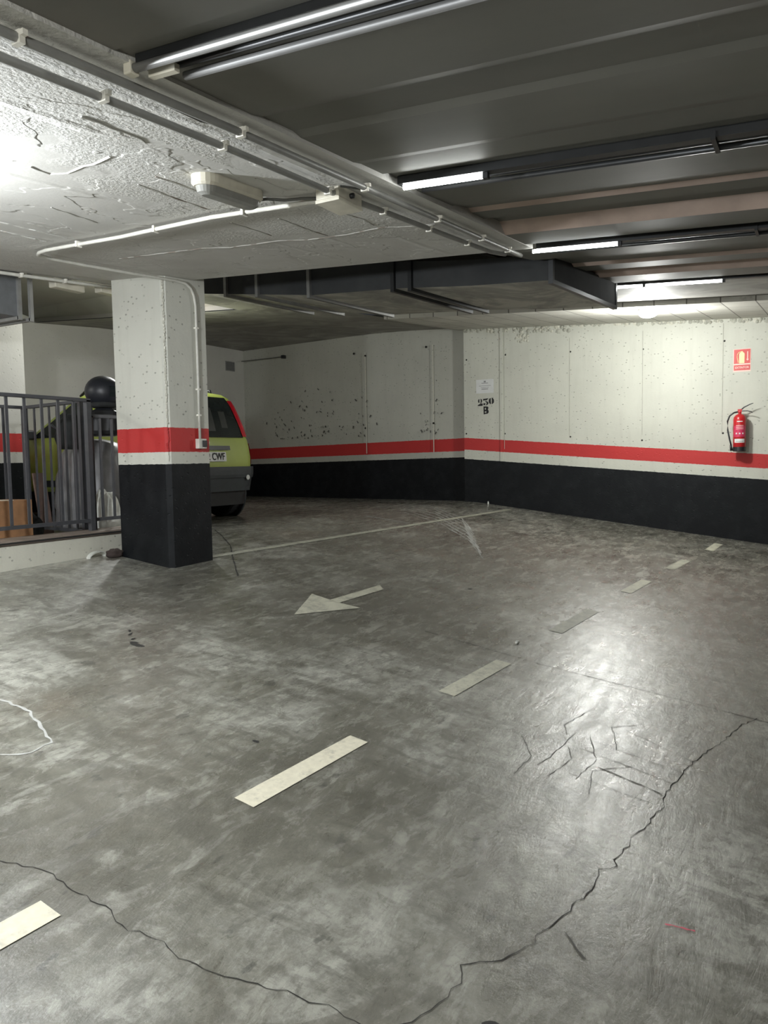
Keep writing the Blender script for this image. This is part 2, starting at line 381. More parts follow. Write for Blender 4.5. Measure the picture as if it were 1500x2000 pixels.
ribbon(fl, [(1.438, 2.274), (1.494, 2.11), (1.477, 1.944), (1.483, 1.838), (1.449, 1.734), (1.483, 1.588), (1.457, 1.542), (1.469, 1.403), (1.497, 1.338), (1.509, 1.253), (1.533, 1.204), (1.537, 1.134), (1.553, 1.088), (1.55, .9), (1.60, .7)], .0026, jit=.008, step=.025)
ribbon(fl, [(1.55, .95), (1.632, .877), (1.762, .852), (1.823, .843), (1.892, .87), (1.978, .785), (2.1, .728), (2.194, .712), (2.397, .657), (2.585, .652), (2.647, .618), (2.741, .619), (2.992, .579), (3.215, .546), (3.292, .559)], .0028, jit=.010, step=.03)
ribbon(fl, [(3.292, .559), (3.616, .527), (4.117, .408), (4.352, .358), (4.5, .3)], .003, jit=.008)
ribbon(fl, [(4.6, 2.35), (4.56, 1.9), (4.51, 1.5), (4.50, .9), (4.48, .3), (4.45, -2.5)], .005, jit=.002, step=.1)
ribbon(fl, [(6.182, 5.66), (6.0, 5.40), (5.709, 5.034), (5.3, 4.65), (4.832, 4.188)], .012, jit=.003)
fl.cur = 2
for a, b_, wd in (((3.29, .57), (3.36, .86), .012), ((3.42, .55), (3.50, .98), .007), ((3.55, .52), (3.62, .95), .006), ((3.18, .60), (3.22, .95), .006), ((3.70, .50), (3.86, .85), .006), ((2.12, .58), (2.2, .66), .012)):
    ribbon(fl, [a, b_], wd*.45, jit=.003)
for k in range(7):
    x = 3.3+random.uniform(-.35, .35); y = .95+random.uniform(-.25, .25)
    ribbon(fl, [(x, y), (x+random.uniform(.1, .3), y+random.uniform(-.06, .1)), (x+random.uniform(.35, .5), y+random.uniform(-.1, .12))], .0028, jit=.004)
fl.cur = 3
def blotch(x, y, rx, ry, ang=0, n=18, seed=1):
    random.seed(seed); vs = [(x, y, zf(x, y)+.0022)]
    for k in range(n):
        th = 2*math.pi*k/n; rr = random.uniform(.75, 1.15)
        a = rx*rr*math.cos(th); b_ = ry*rr*math.sin(th)
        px_, py_ = x+a*math.cos(ang)-b_*math.sin(ang), y+a*math.sin(ang)+b_*math.cos(ang)
        vs.append((px_, py_, zf(px_, py_)+.0022))
    fl.add(vs, [(0, 1+k, 1+(k+1) % n) for k in range(n)])
blotch(3.13, 3.50, .018, .05, .1, seed=2); blotch(3.15, 3.55, .014, .03, .5, seed=12); blotch(3.19, 3.60, .022, .012, .6, seed=4); blotch(3.24, 3.68, .03, .009, .4, seed=3); blotch(3.28, 3.73, .025, .008, .8, seed=13)
blotch(1.735, .70, .025, .035, .4, seed=5); blotch(5.936, 2.6, .02, .02, seed=6); blotch(2.60, 2.18, .012, .02, seed=7)
fl.cur = 4
ribbon(fl, [(2.24, 3.6), (2.184, 3.387), (2.185, 3.16), (2.10, 2.95), (2.049, 2.836), (1.941, 2.821), (1.854, 2.894), (1.80, 3.05)], .012, jit=.01)
for k in range(7):     # tyre sweeps in the far bays
    y0 = 3.9+k*.13; ribbon(fl, [(7.2+.25*k, y0-.9), (8.0+.25*k, y0-.4), (8.8+.22*k, y0+.35), (9.2+.2*k, y0+1.1)], .018, jit=.006, step=.08)
ribbon(fl, [(8.46, 4.55), (8.47, 4.9), (8.45, 5.15)], .03, jit=.01)
random.seed(11)
floor = fl.build('floor', [M['floor'], M['crack'], M['scratch'], M['stain'], M['pale_crack']], smooth=True); struct(floor)

# ------------------------------------------------------------------ road markings
def dash(x0, x1, y0, y1, wd, mat, label):
    d = Vector((x1-x0, y1-y0)).normalized(); q = Vector((-d.y, d.x))*wd/2
    mb = MB(); decal(mb, [(x0+q.x, y0+q.y), (x1+q.x, y1+q.y), (x1-q.x, y1-q.y), (x0-q.x, y0-q.y)])
    o = mb.build('lane_dash', M[mat]); return tag(o, label, 'road marking', 'dashes of the lane line')
dash(.68, 1.385, 2.005, 1.955, .10, 'line_fresh', 'cream painted dash nearest the viewer, cut off by the left edge of the photo')
dash(2.175, 2.915, 1.89, 1.835, .10, 'line_fresh', 'bright cream dash in the lower middle of the floor, second nearest')
dash(3.68, 4.39, 1.755, 1.70, .10, 'line_worn', 'patchy cream dash just before the cross joint in the floor')
dash(5.25, 6.05, 1.645, 1.59, .10, 'line_faint', 'very faint dash just beyond the cross joint, beside the lamp glare')
dash(6.90, 7.57, 1.525, 1.475, .10, 'line_worn', 'worn dash beyond the faint one, right of the arrow')
dash(8.35, 9.05, 1.40, 1.34, .10, 'line_faint', 'nearly rubbed out dash, second farthest of the lane line')
dash(9.98, 10.65, 1.22, 1.19, .10, 'line_worn', 'small two-tone dash farthest away, near the red banded wall')
mb = MB()
def fan(mb, pts, h=.003):
    mb.add([(x, y, zf(x, y)+h) for x, y in pts], [tuple(range(len(pts)))])
fan(mb, [(4.28, 3.21), (4.82, 3.44), (4.78, 3.24), (4.76, 3.16), (4.76, 2.96)][::-1])
decal(mb, [(4.75, 3.245), (5.46, 3.205), (5.36, 3.11), (4.75, 3.15)])
tag(mb.build('floor_arrow', M['line_worn']), 'faded cream arrow painted on the floor pointing left', 'road marking')
mb = MB(); decal(mb, [(4.95, 4.88), (10.95, 4.17), (10.95, 4.09), (4.95, 4.80)])
tag(mb.build('parking_bay_line', M['line_faint']), 'long pale line painted across the floor in front of the far bays', 'road marking')
mb = MB(); ribbon(mb, [(2.425, .41), (2.44, .36), (2.448, .325)], .006, h=.003, jit=.003, step=.01)
tag(mb.build('chalk_mark', M['pink_chalk']), 'short pink chalk stroke on the floor at lower right', 'mark')

# ------------------------------------------------------------------ walls
def wall_grid(name, mat, pts_xy, z0, ztop, thick, nrm, label=None):
    pass
def slab_wall(name, mat, a, b_, back, z0, ztop0, ztop1, n=1):
    """vertical wall from a to b_, its thickness going by vector back"""
    mb = MB(); bk = Vector((*back, 0)); A_, B_ = Vector((*a, 0)), Vector((*b_, 0))
    up = Vector((0, 0, 1))
    mb.hexa([A_+up*z0, B_+up*z0, B_+bk+up*z0, A_+bk+up*z0, A_+up*ztop0, B_+up*ztop1, B_+bk+up*ztop1, A_+bk+up*ztop0])
    return mb
wr = slab_wall('wall_right', None, (11.25, 5.0), (11.25, -5.0), (.35, 0), -.7, 3.95, 3.4)
wr.cur = 1
# rough rendered lip along the top of the wall, vertical ridge and seams, tie holes
for y, z in [(4.305, 3.137), (4.32, 1.936), (3.297, 3.101), (3.296, 1.86), (2.267, 3.051), (2.272, 1.781), (1.219, 3.071), (1.222, 1.849), (4.953, 3.11), (4.964, 1.955)]:
    wr.lathe((11.252, y, z), [(.015, 0), (.012, .004)], 10, Matrix.Rotation(-math.pi/2, 3, 'Y'))
wr.cur = 2
wr.cur = 0; wr.box((11.246, 4.37, 2.66), (.02, .045, 2.3))
wr.cur = 2
random.seed(5)
for k in range(260):
    wr.cur = 3 if k % 3 else 2  # darker dots among the render stand in for its shadows
    y = 4.98-random.random()**1.3*4.6; zt = 3.275+.077*y
    z = zt-random.uniform(.02, .13 if y > 3.3 else .05)
    wr.lathe((11.25, y, z), [(random.uniform(.012, .04), 0), (.008, random.uniform(.006, .02))], 6, Matrix.Rotation(-math.pi/2, 3, 'Y'))
for k in range(30):
    wr.cur = 3 if k % 2 else 2  # painted shade dots mixed in here as well
    wr.lathe((11.25, 4.05+random.uniform(-.12, .1), 3.37+random.uniform(-.06, .06)), [(random.uniform(.01, .03), 0), (.005, .01)], 6, Matrix.Rotation(-math.pi/2, 3, 'Y'))
wr.cur = 3
ribs_ = [(4.325, 1.7, 3.5), ]
for y, z0, z1 in ribs_:
    wr.box((11.248, y, (z0+z1)/2), (.006, .006, z1-z0))
wr.cur = 3
for y in (3.31, 2.272, 1.235):
    wr.box((11.249, y, 2.58), (.004, .010, 1.45))
struct(wr.build('wall_right', [M['wall_right'], M['crack'], M['trim'], M['seam']]))
bd = Vector((.105, .9945))
wb = slab_wall('wall_back', None, (11.345, 4.7), (11.345+.105/.9945*6.0, 10.7), (.35, -.04), .6, 4.05, 4.05)
wb.cur = 1
def onback(y, z, off=0): return (11.35+(y-5.05)*.1056-off, y, z)
for y, z in [(5.75, 3.40), (7.0, 3.37), (7.02, 2.12), (5.62, 2.15), (7.25, 3.43)]:
    wb.lathe(onback(y, z), [(.02, 0), (.015, .004)], 10, Matrix.Rotation(-math.pi/2, 3, 'Y'))
wb.cur = 2
for y in (5.62, 7.0): wb.box(onback(y, 2.55, .001), (.006, .012, 1.75))
wb.cur = 3
random.seed(21)
for k in range(110):      # clustered scuffs low on the wall
    cy, sd = random.choice([(8.1, .35), (7.8, .3), (5.65, .12), (9.1, .2), (7.1, .2), (8.4, .3)])
    y = random.gauss(cy, sd); z = 1.98+abs(random.gauss(0, .35))
    if 5.1 < y < 9.9: 
        wb.box(onback(y, z, .001), (.004, random.uniform(.006, .02), random.uniform(.008, .05)), Matrix.Rotation(random.uniform(-.8, .8), 3, 'X'))
struct(wb.build('wall_back', [M['wall_back'], M['crack'], M['trim'], M['scratch']]))
wf = slab_wall('wall_far', None, (13.0, 10.02), (5.2, 10.02), (0, .35), .6, 4.1, 4.1); struct(wf.build('wall_far', M['wall_far']))
wl = slab_wall('wall_left', None, (5.52, 7.8), (-4.0, 7.8), (0, 2.2), .3, 3.9, 3.6); struct(wl.build('wall_left', M['wall_far']))
wq = slab_wall('wall_behind', None, (-4.0, 11), (-4.0, -5.0), (-.3, 0), -1.0, 3.4, 3.4); struct(wq.build('wall_behind', M['wall_far']))
wq = slab_wall('wall_front', None, (-4.0, -5.0), (11.6, -5.0), (0, -.3), -1.0, 3.4, 3.7); struct(wq.build('wall_front', M['wall_far']))

# ------------------------------------------------------------------ ceiling
PROF = [(-4, .02), (1.52, .02), (1.53, .035), (1.70, .035), (1.72, .02), (2.10, .02), (2.16, .045), (2.33, .045), (2.38, .02), (2.74, .02), (2.80, .04), (2.98, .04), (3.0, .07), (3.27, .07), (3.31, .035),
        (3.70, .055), (3.73, .075), (3.90, .075), (3.94, .052), (4.12, .052), (4.15, .09), (4.36, .09), (4.45, .005), (4.80, .005), (4.83, .085), (5.14, .085), (5.18, .03), (5.55, .03), (5.58, .06), (5.98, .06), (6.02, .03),
        (6.28, .03), (6.31, .085), (6.46, .085), (6.55, .0), (6.96, .0), (6.98, .11), (7.28, .11), (7.28, .04)]
PROF = [(x, o*.45+.004 if x < 3.9 else o*.75) for x, o in PROF]
mb = MB(); ys = [-5.0, -2, 0, 1.0, 1.5, 1.9]
def rib_block(ys, prof):
    vs = [(x, y, 2.47+.0739*x+.060*y+o) for y in ys for x, o in prof]; n = len(prof)
    mb.add(vs, [(j*n+i, (j+1)*n+i, (j+1)*n+i+1, j*n+i+1) for j in range(len(ys)-1) for i in range(n-1)])
rib_block(ys, PROF)
PINK = {3.90, 4.36, 5.98, 6.46}  # risers facing the viewer, coloured as if lit
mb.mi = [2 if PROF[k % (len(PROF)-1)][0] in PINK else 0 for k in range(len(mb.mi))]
def cl_(x, y, o): return (x, y, zc(x, y)+o)
# ribbed zone past the slab
ys = [1.9+.4*k for k in range(23)]; pr = [q for q in PROF if q[0] > 4.7]
def up_(x, y, o):
    t_ = min(1, max(0, (y-1.9)/1.2)); t_ = t_*t_*(3-2*t_)*(0 if x > 7.27 else 1); a_ = cl_(x, y, o)
    return (x, y, a_[2]+(max(a_[2], min(a_[2]+.4, 3.74))-a_[2])*t_)
vs = [up_(x, y, o) for y in ys for x, o in pr]; n = len(pr)
mb.add(vs, [(j*n+i, (j+1)*n+i, (j+1)*n+i+1, j*n+i+1) for j in range(len(ys)-1) for i in range(n-1)])
def patch(x0, x1, y0, y1, o, nx=10, ny=20):
    vs = [cl_(x0+(x1-x0)*i/nx, y0+(y1-y0)*j/ny, o) for j in range(ny+1) for i in range(nx+1)]
    mb.add(vs, [(j*(nx+1)+i, (j+1)*(nx+1)+i, (j+1)*(nx+1)+i+1, j*(nx+1)+i+1) for j in range(ny) for i in range(nx)])
mb.cur = 1; patch(7.28, 9.0, -5, 5.2, .04)
patch(7.28, 13.0, 5.2, 10.8, .02)
patch(-4, 4.8, 1.85, 10.8, .35, 6, 6)          # structural deck over the white slab
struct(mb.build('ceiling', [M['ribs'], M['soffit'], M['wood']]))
mb = MB()
def solid_patch(x0, x1, y0, y1, o, th, nx=8, ny=8):
    lo = [cl_(x0+(x1-x0)*i/nx, y0+(y1-y0)*j/ny, o) for j in range(ny+1) for i in range(nx+1)]
    hi = [(x, y, z+th) for x, y, z in lo]; k = len(lo); W_ = nx+1
    fs = [(j*W_+i, (j+1)*W_+i, (j+1)*W_+i+1, j*W_+i+1) for j in range(ny) for i in range(nx)]
    fs += [tuple(q+k for q in f_[::-1]) for f_ in fs]
    for i in range(nx): fs += [(i, i+1, i+1+k, i+k), (ny*W_+i+1, ny*W_+i, ny*W_+i+k, ny*W_+i+1+k)]
    for j in range(ny): fs += [((j+1)*W_, j*W_, j*W_+k, (j+1)*W_+k), (j*W_+nx, (j+1)*W_+nx, (j+1)*W_+nx+k, j*W_+nx+k)]
    mb.add(lo+hi, fs)
solid_patch(-4.0, 4.95, 1.70, 5.55, 0, .3)
DARK = [[(3.868, 4.345), (3.858, 3.864), (3.854, 3.562), (3.918, 3.379), (3.893, 2.965), (3.953, 2.795), (3.943, 2.492), (3.863, 2.217), (3.918, 2.066), (3.929, 1.911)], [(2.413, 2.016), (2.57, 2.014)], [(2.69, 2.165), (2.824, 2.172), (2.911, 2.167), (2.974, 2.097)], [(3.337, 2.873), (3.524, 2.883), (3.739, 2.905)], [(3.288, 2.227), (3.501, 2.21), (3.627, 2.192), (3.793, 2.226)], [(3.388, 2.577), (3.698, 2.614), (3.908, 2.614)], [(2.456, 2.519), (2.599, 2.526), (2.856, 2.549)], [(2.507, 2.683), (2.808, 2.733), (3.046, 2.755)]]
PALE = [[(2.087, 2.845), (2.204, 2.873), (2.226, 2.803), (2.197, 2.656), (2.193, 2.59), (2.152, 2.452)], [(1.966, 2.867), (2.001, 2.836)], [(2.603, 3.404), (2.969, 3.504)], [(2.684, 3.941), (3.177, 4.027)], [(2.831, 4.16), (3.191, 4.236)], [(1.796, 2.173), (1.994, 2.175), (2.113, 2.201), (2.146, 2.144)], [(1.562, 1.995), (1.698, 2.004), (1.883, 2.003), (2.13, 1.963)]]
def relief(lines, wd, dp, idx, jit):      # ragged lips left by the shuttering boards
    mb.cur = idx
    for ln in lines:
        Q = []
        for a, b_ in zip(ln[:-1], ln[1:]):
            a, b_ = Vector(a), Vector(b_); n_ = max(1, int((b_-a).length/.05))
            for i in range(n_): Q.append(a.lerp(b_, i/n_)+Vector((random.uniform(-jit, jit), random.uniform(-jit, jit))))
        Q.append(Vector(ln[-1])); mb.tube([(p.x, p.y, zc(p.x, p.y)) for p in Q], [random.uniform(.6, 1.2)*wd for p in Q], 5, flat=dp/wd)
relief(DARK, .004, .003, 1, .006); relief(DARK, .007, .004, 0, .006); relief(PALE, .005, .005, 0, .008); mb.cur = 0
struct(mb.build('ceiling', [M['slab'], M['cap_tile']]))
mb = MB(); solid_patch(9.0, 11.4, -5.0, 5.15, -.015, .2); struct(mb.build('ceiling', M['boards']))

# ------------------------------------------------------------------ column
mb = MB(); ch = .035
cx0, cx1, cy0, cy1 = 4.62, 5.11, 4.715, 5.31
foot = [(cx0+ch, cy0), (cx1, cy0), (cx1, cy1), (cx0, cy1), (cx0, cy0+ch)]
n = len(foot); zb, zt = .55, 3.22
lv = [zb, .80, 1.2, 1.7, 2.4, zt]
mb.add([(x, y, z) for z in lv for x, y in foot], [(j*n+i, j*n+(i+1) % n, (j+1)*n+(i+1) % n, (j+1)*n+i) for j in range(len(lv)-1) for i in range(n)]+[tuple(range((len(lv)-1)*n, len(lv)*n))])
mb.cur = 1
# bright mortar ridge down the arris
for k in range(60):
    z = 1.6+k*.0255; mb.cur = 1 if z > 1.88 else 0
    mb.box((cx0+.012+random.uniform(-.003, .003), cy0+.012+random.uniform(-.003, .003), z), (.012, .012, .02), Matrix.Rotation(math.pi/4+random.uniform(-.3, .3), 3, 'Z'))
o = mb.build('concrete_column', [M['column'], M['trim']]); tag(o, 'square concrete column painted white, red and black, holding up the white slab', 'column')

# low kerb wall and coping behind which the stairwell lies
mb = MB(); zt_ = .985
mb.hexa([(-4, 5.47, -.2), (5.1, 5.47, -.2), (5.1, 5.72, -.2), (-4, 5.72, -.2), (-4, 5.47, zt_-.035), (5.1, 5.47, zt_-.035), (5.1, 5.72, zt_-.035), (-4, 5.72, zt_-.035)])
o = mb.build('kerb_wall', M['trim']); tag(o, 'low white kerb wall left of the column, under the railing', 'low wall')
mb = MB(); mb.box((.55, 5.60, zt_-.012), (9.1, .28, .035)); mb.cur = 1; mb.box((.55, 5.452, zt_-.012), (9.1, .012, .012))
c_ = mb.build('coping', [M['cap_tile'], M['crack']]); c_.parent = o; c_['label'] = 'pinkish brown coping tiles'

# ------------------------------------------------------------------ conduits under the slab
def onc(x, y, d=.03): return (x, y, zc(x, y)-d)
def conduit(name, label, pts, rad, mat, clips, cat='conduit', clip_w=.05, n=8, d=.03, axis='x', group='pipes under the ceiling'):
    t = thing(name, label, cat, onc(*pts[0][:2], 0), group=group)
    base = Vector(t.location)
    P = [Vector(onc(p[0], p[1], p[2] if len(p) > 2 else d))-base for p in pts]
    MB().tube(P, rad, n).build('pipe', mat, t, smooth=True)
    for (x, y) in clips:
        c = Vector(onc(x, y, d))-base; m_ = MB()
        if axis == 'x':
            m_.box(c, (.016, rad*2+.006, rad*2+.005)); m_.box(c+Vector((0, rad+.008, .008)), (.014, .014, .014)); m_.box(c+Vector((0, -rad-.008, .008)), (.014, .014, .014))
        else:
            m_.box(c, (rad*2+.012, .02, rad*2+.012)); m_.box(c+Vector((rad+.008, 0, .01)), (.014, .018, .014))
        m_.build('clip', M['clip'], t)
    return t
conduit('conduit_pipe', 'grey conduit running right along the edge of the white slab', [(-1, 1.775), (1.3, 1.77), (2.1, 1.765), (3.0, 1.78), (4.0, 1.79), (4.9, 1.80), (5.0, 1.80)], .0135, M['conduit'], [(1.28, 1.77), (2.118, 1.765), (2.961, 1.78), (3.7, 1.785), (4.3, 1.79), (4.75, 1.8)])
conduit('conduit_pipe', 'grey conduit on the white slab, second in from its edge, passing the junction box', [(-1, 1.92), (1.32, 1.91), (2.2, 1.92), (2.92, 1.95), (3.4, 1.94), (4.2, 1.93), (4.75, 1.92), (4.82, 1.90), (4.90, 1.87)], .0135, M['conduit'], [(1.656, 1.905), (2.199, 1.92), (2.925, 1.95), (3.4, 1.94), (3.9, 1.935), (4.4, 1.925)])
conduit('thin_cable', 'thin dark cable between the two grey conduits on the slab', [(-1, 1.84, .008), (1.3, 1.835, .008), (1.55, 1.825, .008), (1.76, 1.83, .008), (2.0, 1.84, .01), (2.10, 1.80, .014)], .005, M['cable'], [], 'cable')
conduit('thin_cable', 'thin dark cable on the slab leading towards the lit tube', [(2.95, 1.90, .01), (3.02, 1.86, .01), (3.05, 1.82, .014), (2.98, 1.79, .02)], .005, M['cable'], [], 'cable')
mb_t = conduit('conduit_pipe', 'white conduit from the junction box that turns back and runs down the column',
    [(3.06, 2.08), (3.065, 2.3), (3.075, 2.775), (3.14, 3.2), (3.205, 3.578), (3.25, 4.1), (3.275, 4.35), (3.31, 4.47), (3.36, 4.55), (3.50, 4.61), (3.8, 4.645), (4.083, 4.66), (4.463, 4.675), (4.75, 4.69), (4.86, 4.697, .035), (4.93, 4.70, .07), (4.965, 4.70, .13), (4.98, 4.70, .22), (4.982, 4.70, .9), (4.982, 4.70, 1.36)], .0115, M['pvc'], [], n=8)
for (x, y) in [(3.068, 2.55), (3.15, 3.25), (3.24, 4.0)]:
    c = Vector(onc(x, y))-Vector(mb_t.location); q = MB(); q.box(c, (.04, .014, .034)); q.build('clip', M['clip'], mb_t)
for z in (2.72, 2.2, 1.98):
    c = Vector((4.982, 4.703, z))-Vector(mb_t.location); q = MB(); q.box(c, (.036, .028, .014)); q.build('clip', M['clip'], mb_t)
conduit('thin_cable', 'cable looping from the emergency light to the junction box', [(2.90, 2.36, .03), (2.97, 2.33, .012), (3.02, 2.26, .015), (3.02, 2.16, .02), (3.03, 2.08, .025), (3.0, 2.02, .02)], .007, M['cable'], [], 'cable')
conduit('conduit_pipe', 'pale conduit along the far left edge of the white slab, ending at the column', [(-1, 5.50), (3.786, 5.50), (4.5, 5.50), (4.9, 5.50)], .014, M['pvc'], [(3.9, 5.50), (4.3, 5.50)])
# junction box
t = thing('junction_box', 'cream junction box on the white slab where the conduits meet', 'junction box', (3.07, 1.985, zc(3.07, 1.985)))
MB().box((0, 0, -.028), (.20, .125, .056)).build('box', M['plastic_cream'], t, bevel=.004)
MB().box((0, 0, -.064), (.205, .13, .016)).build('lid', M['plastic_cream'], t, bevel=.003)
for dy, dx in ((.075, -.05), (.075, .04), (-.07, 0)):
    MB().tube([(dx, dy-.01, -.03), (dx, dy+.015, -.03)], .012, 10).build('gland', M['black_plastic'], t, smooth=True)
# emergency light
t = thing('emergency_light', 'oval unlit emergency light with a cream rim on the white slab', 'light fitting', (2.70, 2.33, zc(2.70, 2.33)), math.radians(2))
def stadium(L, W, n=10):
    pts = []
    for k in range(n+1): a = -math.pi/2+math.pi*k/n; pts.append((L/2-W/2+math.cos(a)*W/2, math.sin(a)*W/2))
    for k in range(n+1): a = math.pi/2+math.pi*k/n; pts.append((-L/2+W/2+math.cos(a)*W/2, math.sin(a)*W/2))
    return pts
def loft(mb, rings):
    n = len(rings[0]); mb.add([p for r_ in rings for p in r_], [(j*n+i, (j+1)*n+i, (j+1)*n+(i+1) % n, j*n+(i+1) % n) for j in range(len(rings)-1) for i in range(n)]+[tuple(range((len(rings)-1)*n, len(rings)*n))[::-1], tuple(range(n))])
q = MB(); loft(q, [[(x, y, 0) for x, y in stadium(.42, .13)], [(x, y, -.035) for x, y in stadium(.42, .13)], [(x, y, -.045) for x, y in stadium(.40, .11)]]); q.build('housing', M['plastic_cream'], t)
q = MB(); loft(q, [[(x, y, -.043) for x, y in stadium(.385, .10)], [(x, y, -.07) for x, y in stadium(.37, .085)], [(x, y, -.08) for x, y in stadium(.33, .055)]]); q.build('lens', M['plastic_grey'], t)
t.rotation_euler = (math.radians(3.4), math.radians(-4.2), math.radians(2))
# two small fittings behind the slab edge
for x, y, L, lab in ((4.45, 5.66, .30, 'small pale ceiling fitting left of the column, the one farther from it'), (4.98, 5.66, .42, 'pale ceiling fitting beside the column top')):
    t = thing('ceiling_fitting', lab, 'light fitting', (x, y, zc(x, y)+.35), group='pale fittings beyond the slab')
    MB().box((0, 0, -.17), (.05, .05, .36)).build('bracket', M['conduit'], t)
    MB().box((0, 0, -.39), (L, .09, .08)).build('housing', M['plastic_cream'], t, bevel=.01)

# switch on the column
t = thing('light_switch', 'grey surface switch at the end of the conduit on the column', 'switch', (4.987, 4.715, 1.735))
MB().box((0, -.022, 0), (.095, .044, .085)).build('switch_box', M['pvc'], t, bevel=.004)
MB().box((.018, -.048, 0), (.05, .012, .056)).build('rocker', M['black_plastic'], t, bevel=.003)

# ------------------------------------------------------------------ fluorescent rows in the ribbed ceiling
SL = math.atan(.060)
def row(x, label, lit, hgt=.03, dim=False, y1=1.68, second=True):
    """a lighting trunking running across the ribs from the slab edge to the right"""
    t = thing('fluorescent_light', label, 'light', (x, y1, 2.47+.0739*x+.060*y1), group='lighting rows in the dark ceiling')
    def P(dy, dx, dz): return (dx, -dy, -.060*dy+dz)
    def bar(x0, x1, z0, z1, L0, L1): return [P(L0, x0, z0), P(L1, x0, z0), P(L1, x1, z0), P(L0, x1, z0), P(L0, x0, z1), P(L1, x0, z1), P(L1, x1, z1), P(L0, x1, z1)]
    L = 6.3
    q = MB(); q.hexa(bar(-.024, .024, -.004, hgt, 0, L)); q.build('trunking', M['tray_dark'], t)
    if dim:
        q = MB(); q.tube([P(-.02, -.012, -.012), P(L, -.012, -.012)], .013, 12); q.build('metal_rail', M['tray'], t, smooth=True)
        q = MB(); q.box(P(-.03, -.012, -.012), (.034, .03, .036)); q.build('end_cap', M['plastic_cream'], t, bevel=.004)
        q = MB(); q.hexa(bar(.022, .042, -.026, -.004, .0, .10)); q.build('bracket', M['plastic_cream'], t)
    if second:
        q = MB(); q.tube([P(.06, .105, .0), P(L, .105, .0)], .012, 8); q.build('cable_pipe', M['tray_mid'] if dim else M['tray_dark'], t, smooth=True)
        q = MB(); q.tube([P(.0, .07, .012), P(L, .07, .012)], .008, 8); q.build('cable_pipe', M['tray_dark'], t, smooth=True)
    for (s0, s1) in lit:
        q = MB(); q.tube([P(s0, .0, -.014), P(s1, .0, -.014)], .012, 10); q.build('tube', M['tube'], t, smooth=True)
        q = MB(); q.box(P(s1+.012, .0, -.012), (.026, .022, .032)); q.build('tube_socket', M['black_plastic'], t)
    for s_ in ((1.3, 2.4) if second else ()):
        q = MB(); q.box(P(s_, .045, .0), (.15, .016, .03)); q.build('strap', M['tray_dark'], t)
    return t
row(1.60, 'lighting row with bright metal rail, nearest the viewer, top of the photo', [], .03, dim=True)
row(3.10, 'short lit tube at the slab edge, second lighting row from the viewer', [(.02, .40)])
row(4.98, 'lighting row with its tube lit beside the end of the white slab', [(-.03, .52)])
row(7.16, 'farthest lighting row, long tube lit above the bright lamp', [(-.12, .35), (.38, 1.0)], .09, second=False, y1=1.80)

# bulkhead lamps
def bulkhead(name, label, x, y, power,  tint=(.985, .995, .96), size=.12, emit=True, drop=0.0, cat='lamp', lz=-.24):
    t = thing(name, label, cat, (x, y, zc(x, y)-.015-drop))
    q = MB(); q.lathe((0, 0, 0), [(.11, 0), (.11, -.02), (.10, -.028)], 28); q.build('lamp_base', M['plastic_cream'], t)
    q = MB(); q.lathe((0, 0, -.026), [(.095, 0), (.105, -.012), (.10, -.035), (.075, -.055), (.04, -.066), (.004, -.07)], 28); q.build('diffuser', M['globe'], t, smooth=True)
    l = bpy.data.lights.new('lamp_light', 'POINT'); l.energy = power; l.shadow_soft_size = .08; l.color = tint
    lo = bpy.data.objects.new('lamp_light', l); COL.objects.link(lo); lo.parent = t; lo.location = (0, 0, lz)
    return t
bulkhead('bulkhead_lamp', 'glaring round lamp on the ceiling near the right wall', 9.40, 1.84, E_WALL_LAMP)
bulkhead('bulkhead_lamp', 'lamp under the white slab just left of the photo', 1.25, 3.35, E_SLAB_LAMP, (.92, .96, 1.0))
bulkhead('bulkhead_lamp', 'lamp on the ceiling behind the viewer', -1.2, .2, E_BACK_LAMP)
bulkhead('bulkhead_lamp', 'lamp over the stairwell left of the photo', 1.9, 7.35, E_FAR_LAMP, drop=-.345, lz=-.5)

bulkhead('bulkhead_lamp', 'lamp on the far bay ceiling hidden behind the column', 6.57, 6.91, E_BAY_FILL, drop=-.375, lz=-.55)  # added fill light, kept out of sight by the column

